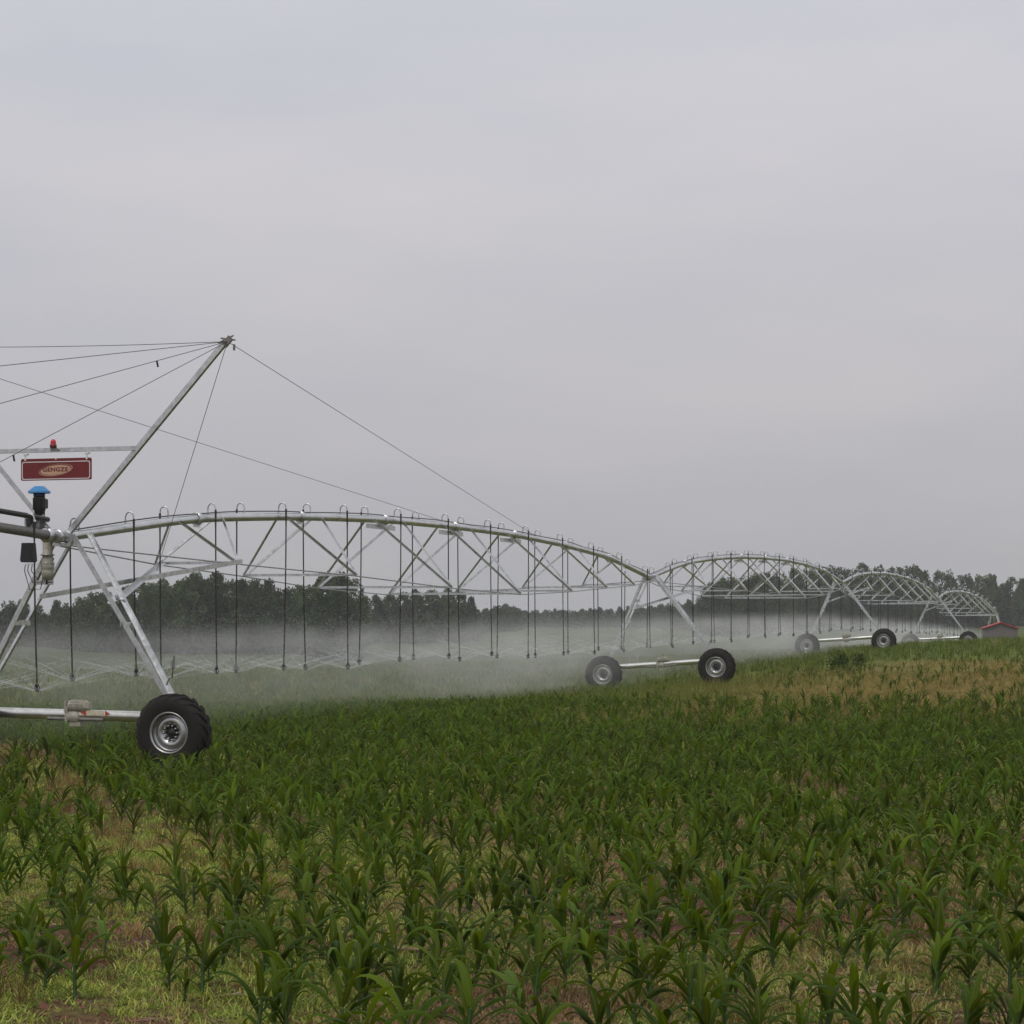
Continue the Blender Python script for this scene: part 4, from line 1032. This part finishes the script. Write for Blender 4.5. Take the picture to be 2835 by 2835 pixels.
# the wood behind and the brush under the trees, one mass
rr = np.random.default_rng(5); cl = []
tr = np.array([(a_, b_, c_) for a_, b_, c_, _ in TR]); tr = tr[np.argsort(tr[:, 0])]
for px_ in np.arange(-160, 3000, 9.0):
    Y = np.interp(px_, tr[:, 0], tr[:, 2]) ; ty = np.interp(px_, tr[:, 0], tr[:, 1])
    for q in range(8):
        Yq = Y + rr.uniform(4, 22); x = (px_ + rr.normal(0, 5) - CX) / F * Yq; zg = float(hz(x, Yq)); Ht = HC + (YH - ty - 6) / F * Yq - zg
        cl.append(((x, Yq, zg + Ht * rr.uniform(.05, .70 + .20 * (Y > 410))), rr.uniform(.6, .95)))
    for q in range(2):
        Yq = Y - rr.uniform(1, 3); x = (px_ + rr.normal(0, 5) - CX) / F * Yq; zg = float(hz(x, Yq))
        cl.append(((x, Yq, zg + rr.uniform(.1, 1.0)), rr.uniform(.5, .8)))
Vq, Fq = leaf_cloud(rr, cl, 150, .26)
C = np.tile(np.array([.044, .058, .030]), (len(Vq), 1)) * np.repeat(rr.uniform(.7, 1.3, (len(Vq) // 4, 1)), 4, axis=0)
tag(link('woods', mesh_np('woods', Vq, Fq, M['wood'], C)), 'dark mass of woodland and brush behind the tree line', 'woods', None, 'stuff')

# ------------------------------------------------------------------ air
hb = MB(); hb.box((0, 600, 10), (1500, 1320, 26))
m = bpy.data.materials.new('haze'); m.use_nodes = True; nt = m.node_tree; nt.nodes.clear(); ou = N(nt, 'ShaderNodeOutputMaterial'); pv = N(nt, 'ShaderNodeVolumePrincipled')
pv.inputs['Color'].default_value = (.90, .92, .95, 1); pv.inputs['Density'].default_value = .00038; nt.links.new(pv.outputs[0], ou.inputs['Volume'])
tag(hb.build('haze', m), 'thin grey haze lying over the field and the far trees', 'haze', None, 'stuff')

# ------------------------------------------------------------------ sky and sun
W = bpy.data.worlds.new('World'); sc.world = W; W.use_nodes = True; nt = W.node_tree; nt.nodes.clear()
SE, SR = math.radians(58), math.radians(200)
ou = N(nt, 'ShaderNodeOutputWorld'); bg = N(nt, 'ShaderNodeBackground')
sk = N(nt, 'ShaderNodeTexSky', sky_type='NISHITA'); sk.sun_disc = False; sk.sun_elevation = SE; sk.sun_rotation = SR; sk.dust_density = 4.; sk.air_density = 1.5
tc = N(nt, 'ShaderNodeTexCoord'); sp = N(nt, 'ShaderNodeSeparateXYZ'); nt.links.new(tc.outputs['Generated'], sp.inputs[0])
mp = N(nt, 'ShaderNodeMapping'); mp.inputs['Rotation'].default_value = (0, math.radians(-17), 0); mp.inputs['Scale'].default_value = (1.6, 1.6, 6.)
nt.links.new(tc.outputs['Generated'], mp.inputs[0])
nz = N(nt, 'ShaderNodeTexNoise', Scale=2.2, Detail=4., Roughness=.5); nt.links.new(mp.outputs[0], nz.inputs[0])
# cloud deck brightness by height (overcast: brighter overhead), in units of the sky strength .1
el = ramp(nt, sp.outputs[2], [(0., (4.45, 4.38, 4.58)), (.05, (4.85, 4.76, 5.06)), (.13, (5.5, 5.42, 5.78)), (.25, (6.2, 6.2, 6.65)), (1., (8.5, 8.6, 8.9))])
cl_ = ramp(nt, nz.outputs[0], [(.34, (.94, .955, .985)), (.52, (1., 1., 1.)), (.70, (1.09, 1.06, 1.045))])
x1 = N(nt, 'ShaderNodeMix', data_type='RGBA', blend_type='MULTIPLY'); x1.inputs[0].default_value = 1; nt.links.new(el, x1.inputs[6]); nt.links.new(cl_, x1.inputs[7])
x2 = N(nt, 'ShaderNodeMix', data_type='RGBA'); x2.inputs[0].default_value = .96; nt.links.new(sk.outputs[0], x2.inputs[6]); nt.links.new(x1.outputs[2], x2.inputs[7])
nt.links.new(x2.outputs[2], bg.inputs[0]); bg.inputs[1].default_value = .1; nt.links.new(bg.outputs[0], ou.inputs[0])

sl = bpy.data.lights.new('sun', 'SUN'); sl.energy = 1.0; sl.angle = math.radians(22); sl.color = (1, .96, .9)
so = bpy.data.objects.new('sun', sl); COL.objects.link(so)
dirv = Vector((math.cos(SE) * math.sin(SR), math.cos(SE) * math.cos(SR), math.sin(SE)))
so.rotation_euler = (-dirv).to_track_quat('-Z', 'Y').to_euler(); so.location = (0, 0, 60)

vs_ = sc.view_settings; vs_.view_transform = 'Standard'; vs_.look = 'None'; vs_.exposure = 0; vs_.gamma = 1
cy = sc.cycles
sc.render.engine = 'CYCLES'
cy.use_denoising = True
cy.max_bounces = 8; cy.transparent_max_bounces = 24; cy.volume_bounces = 1; cy.volume_max_steps = 512
cy.sample_clamp_indirect = 4
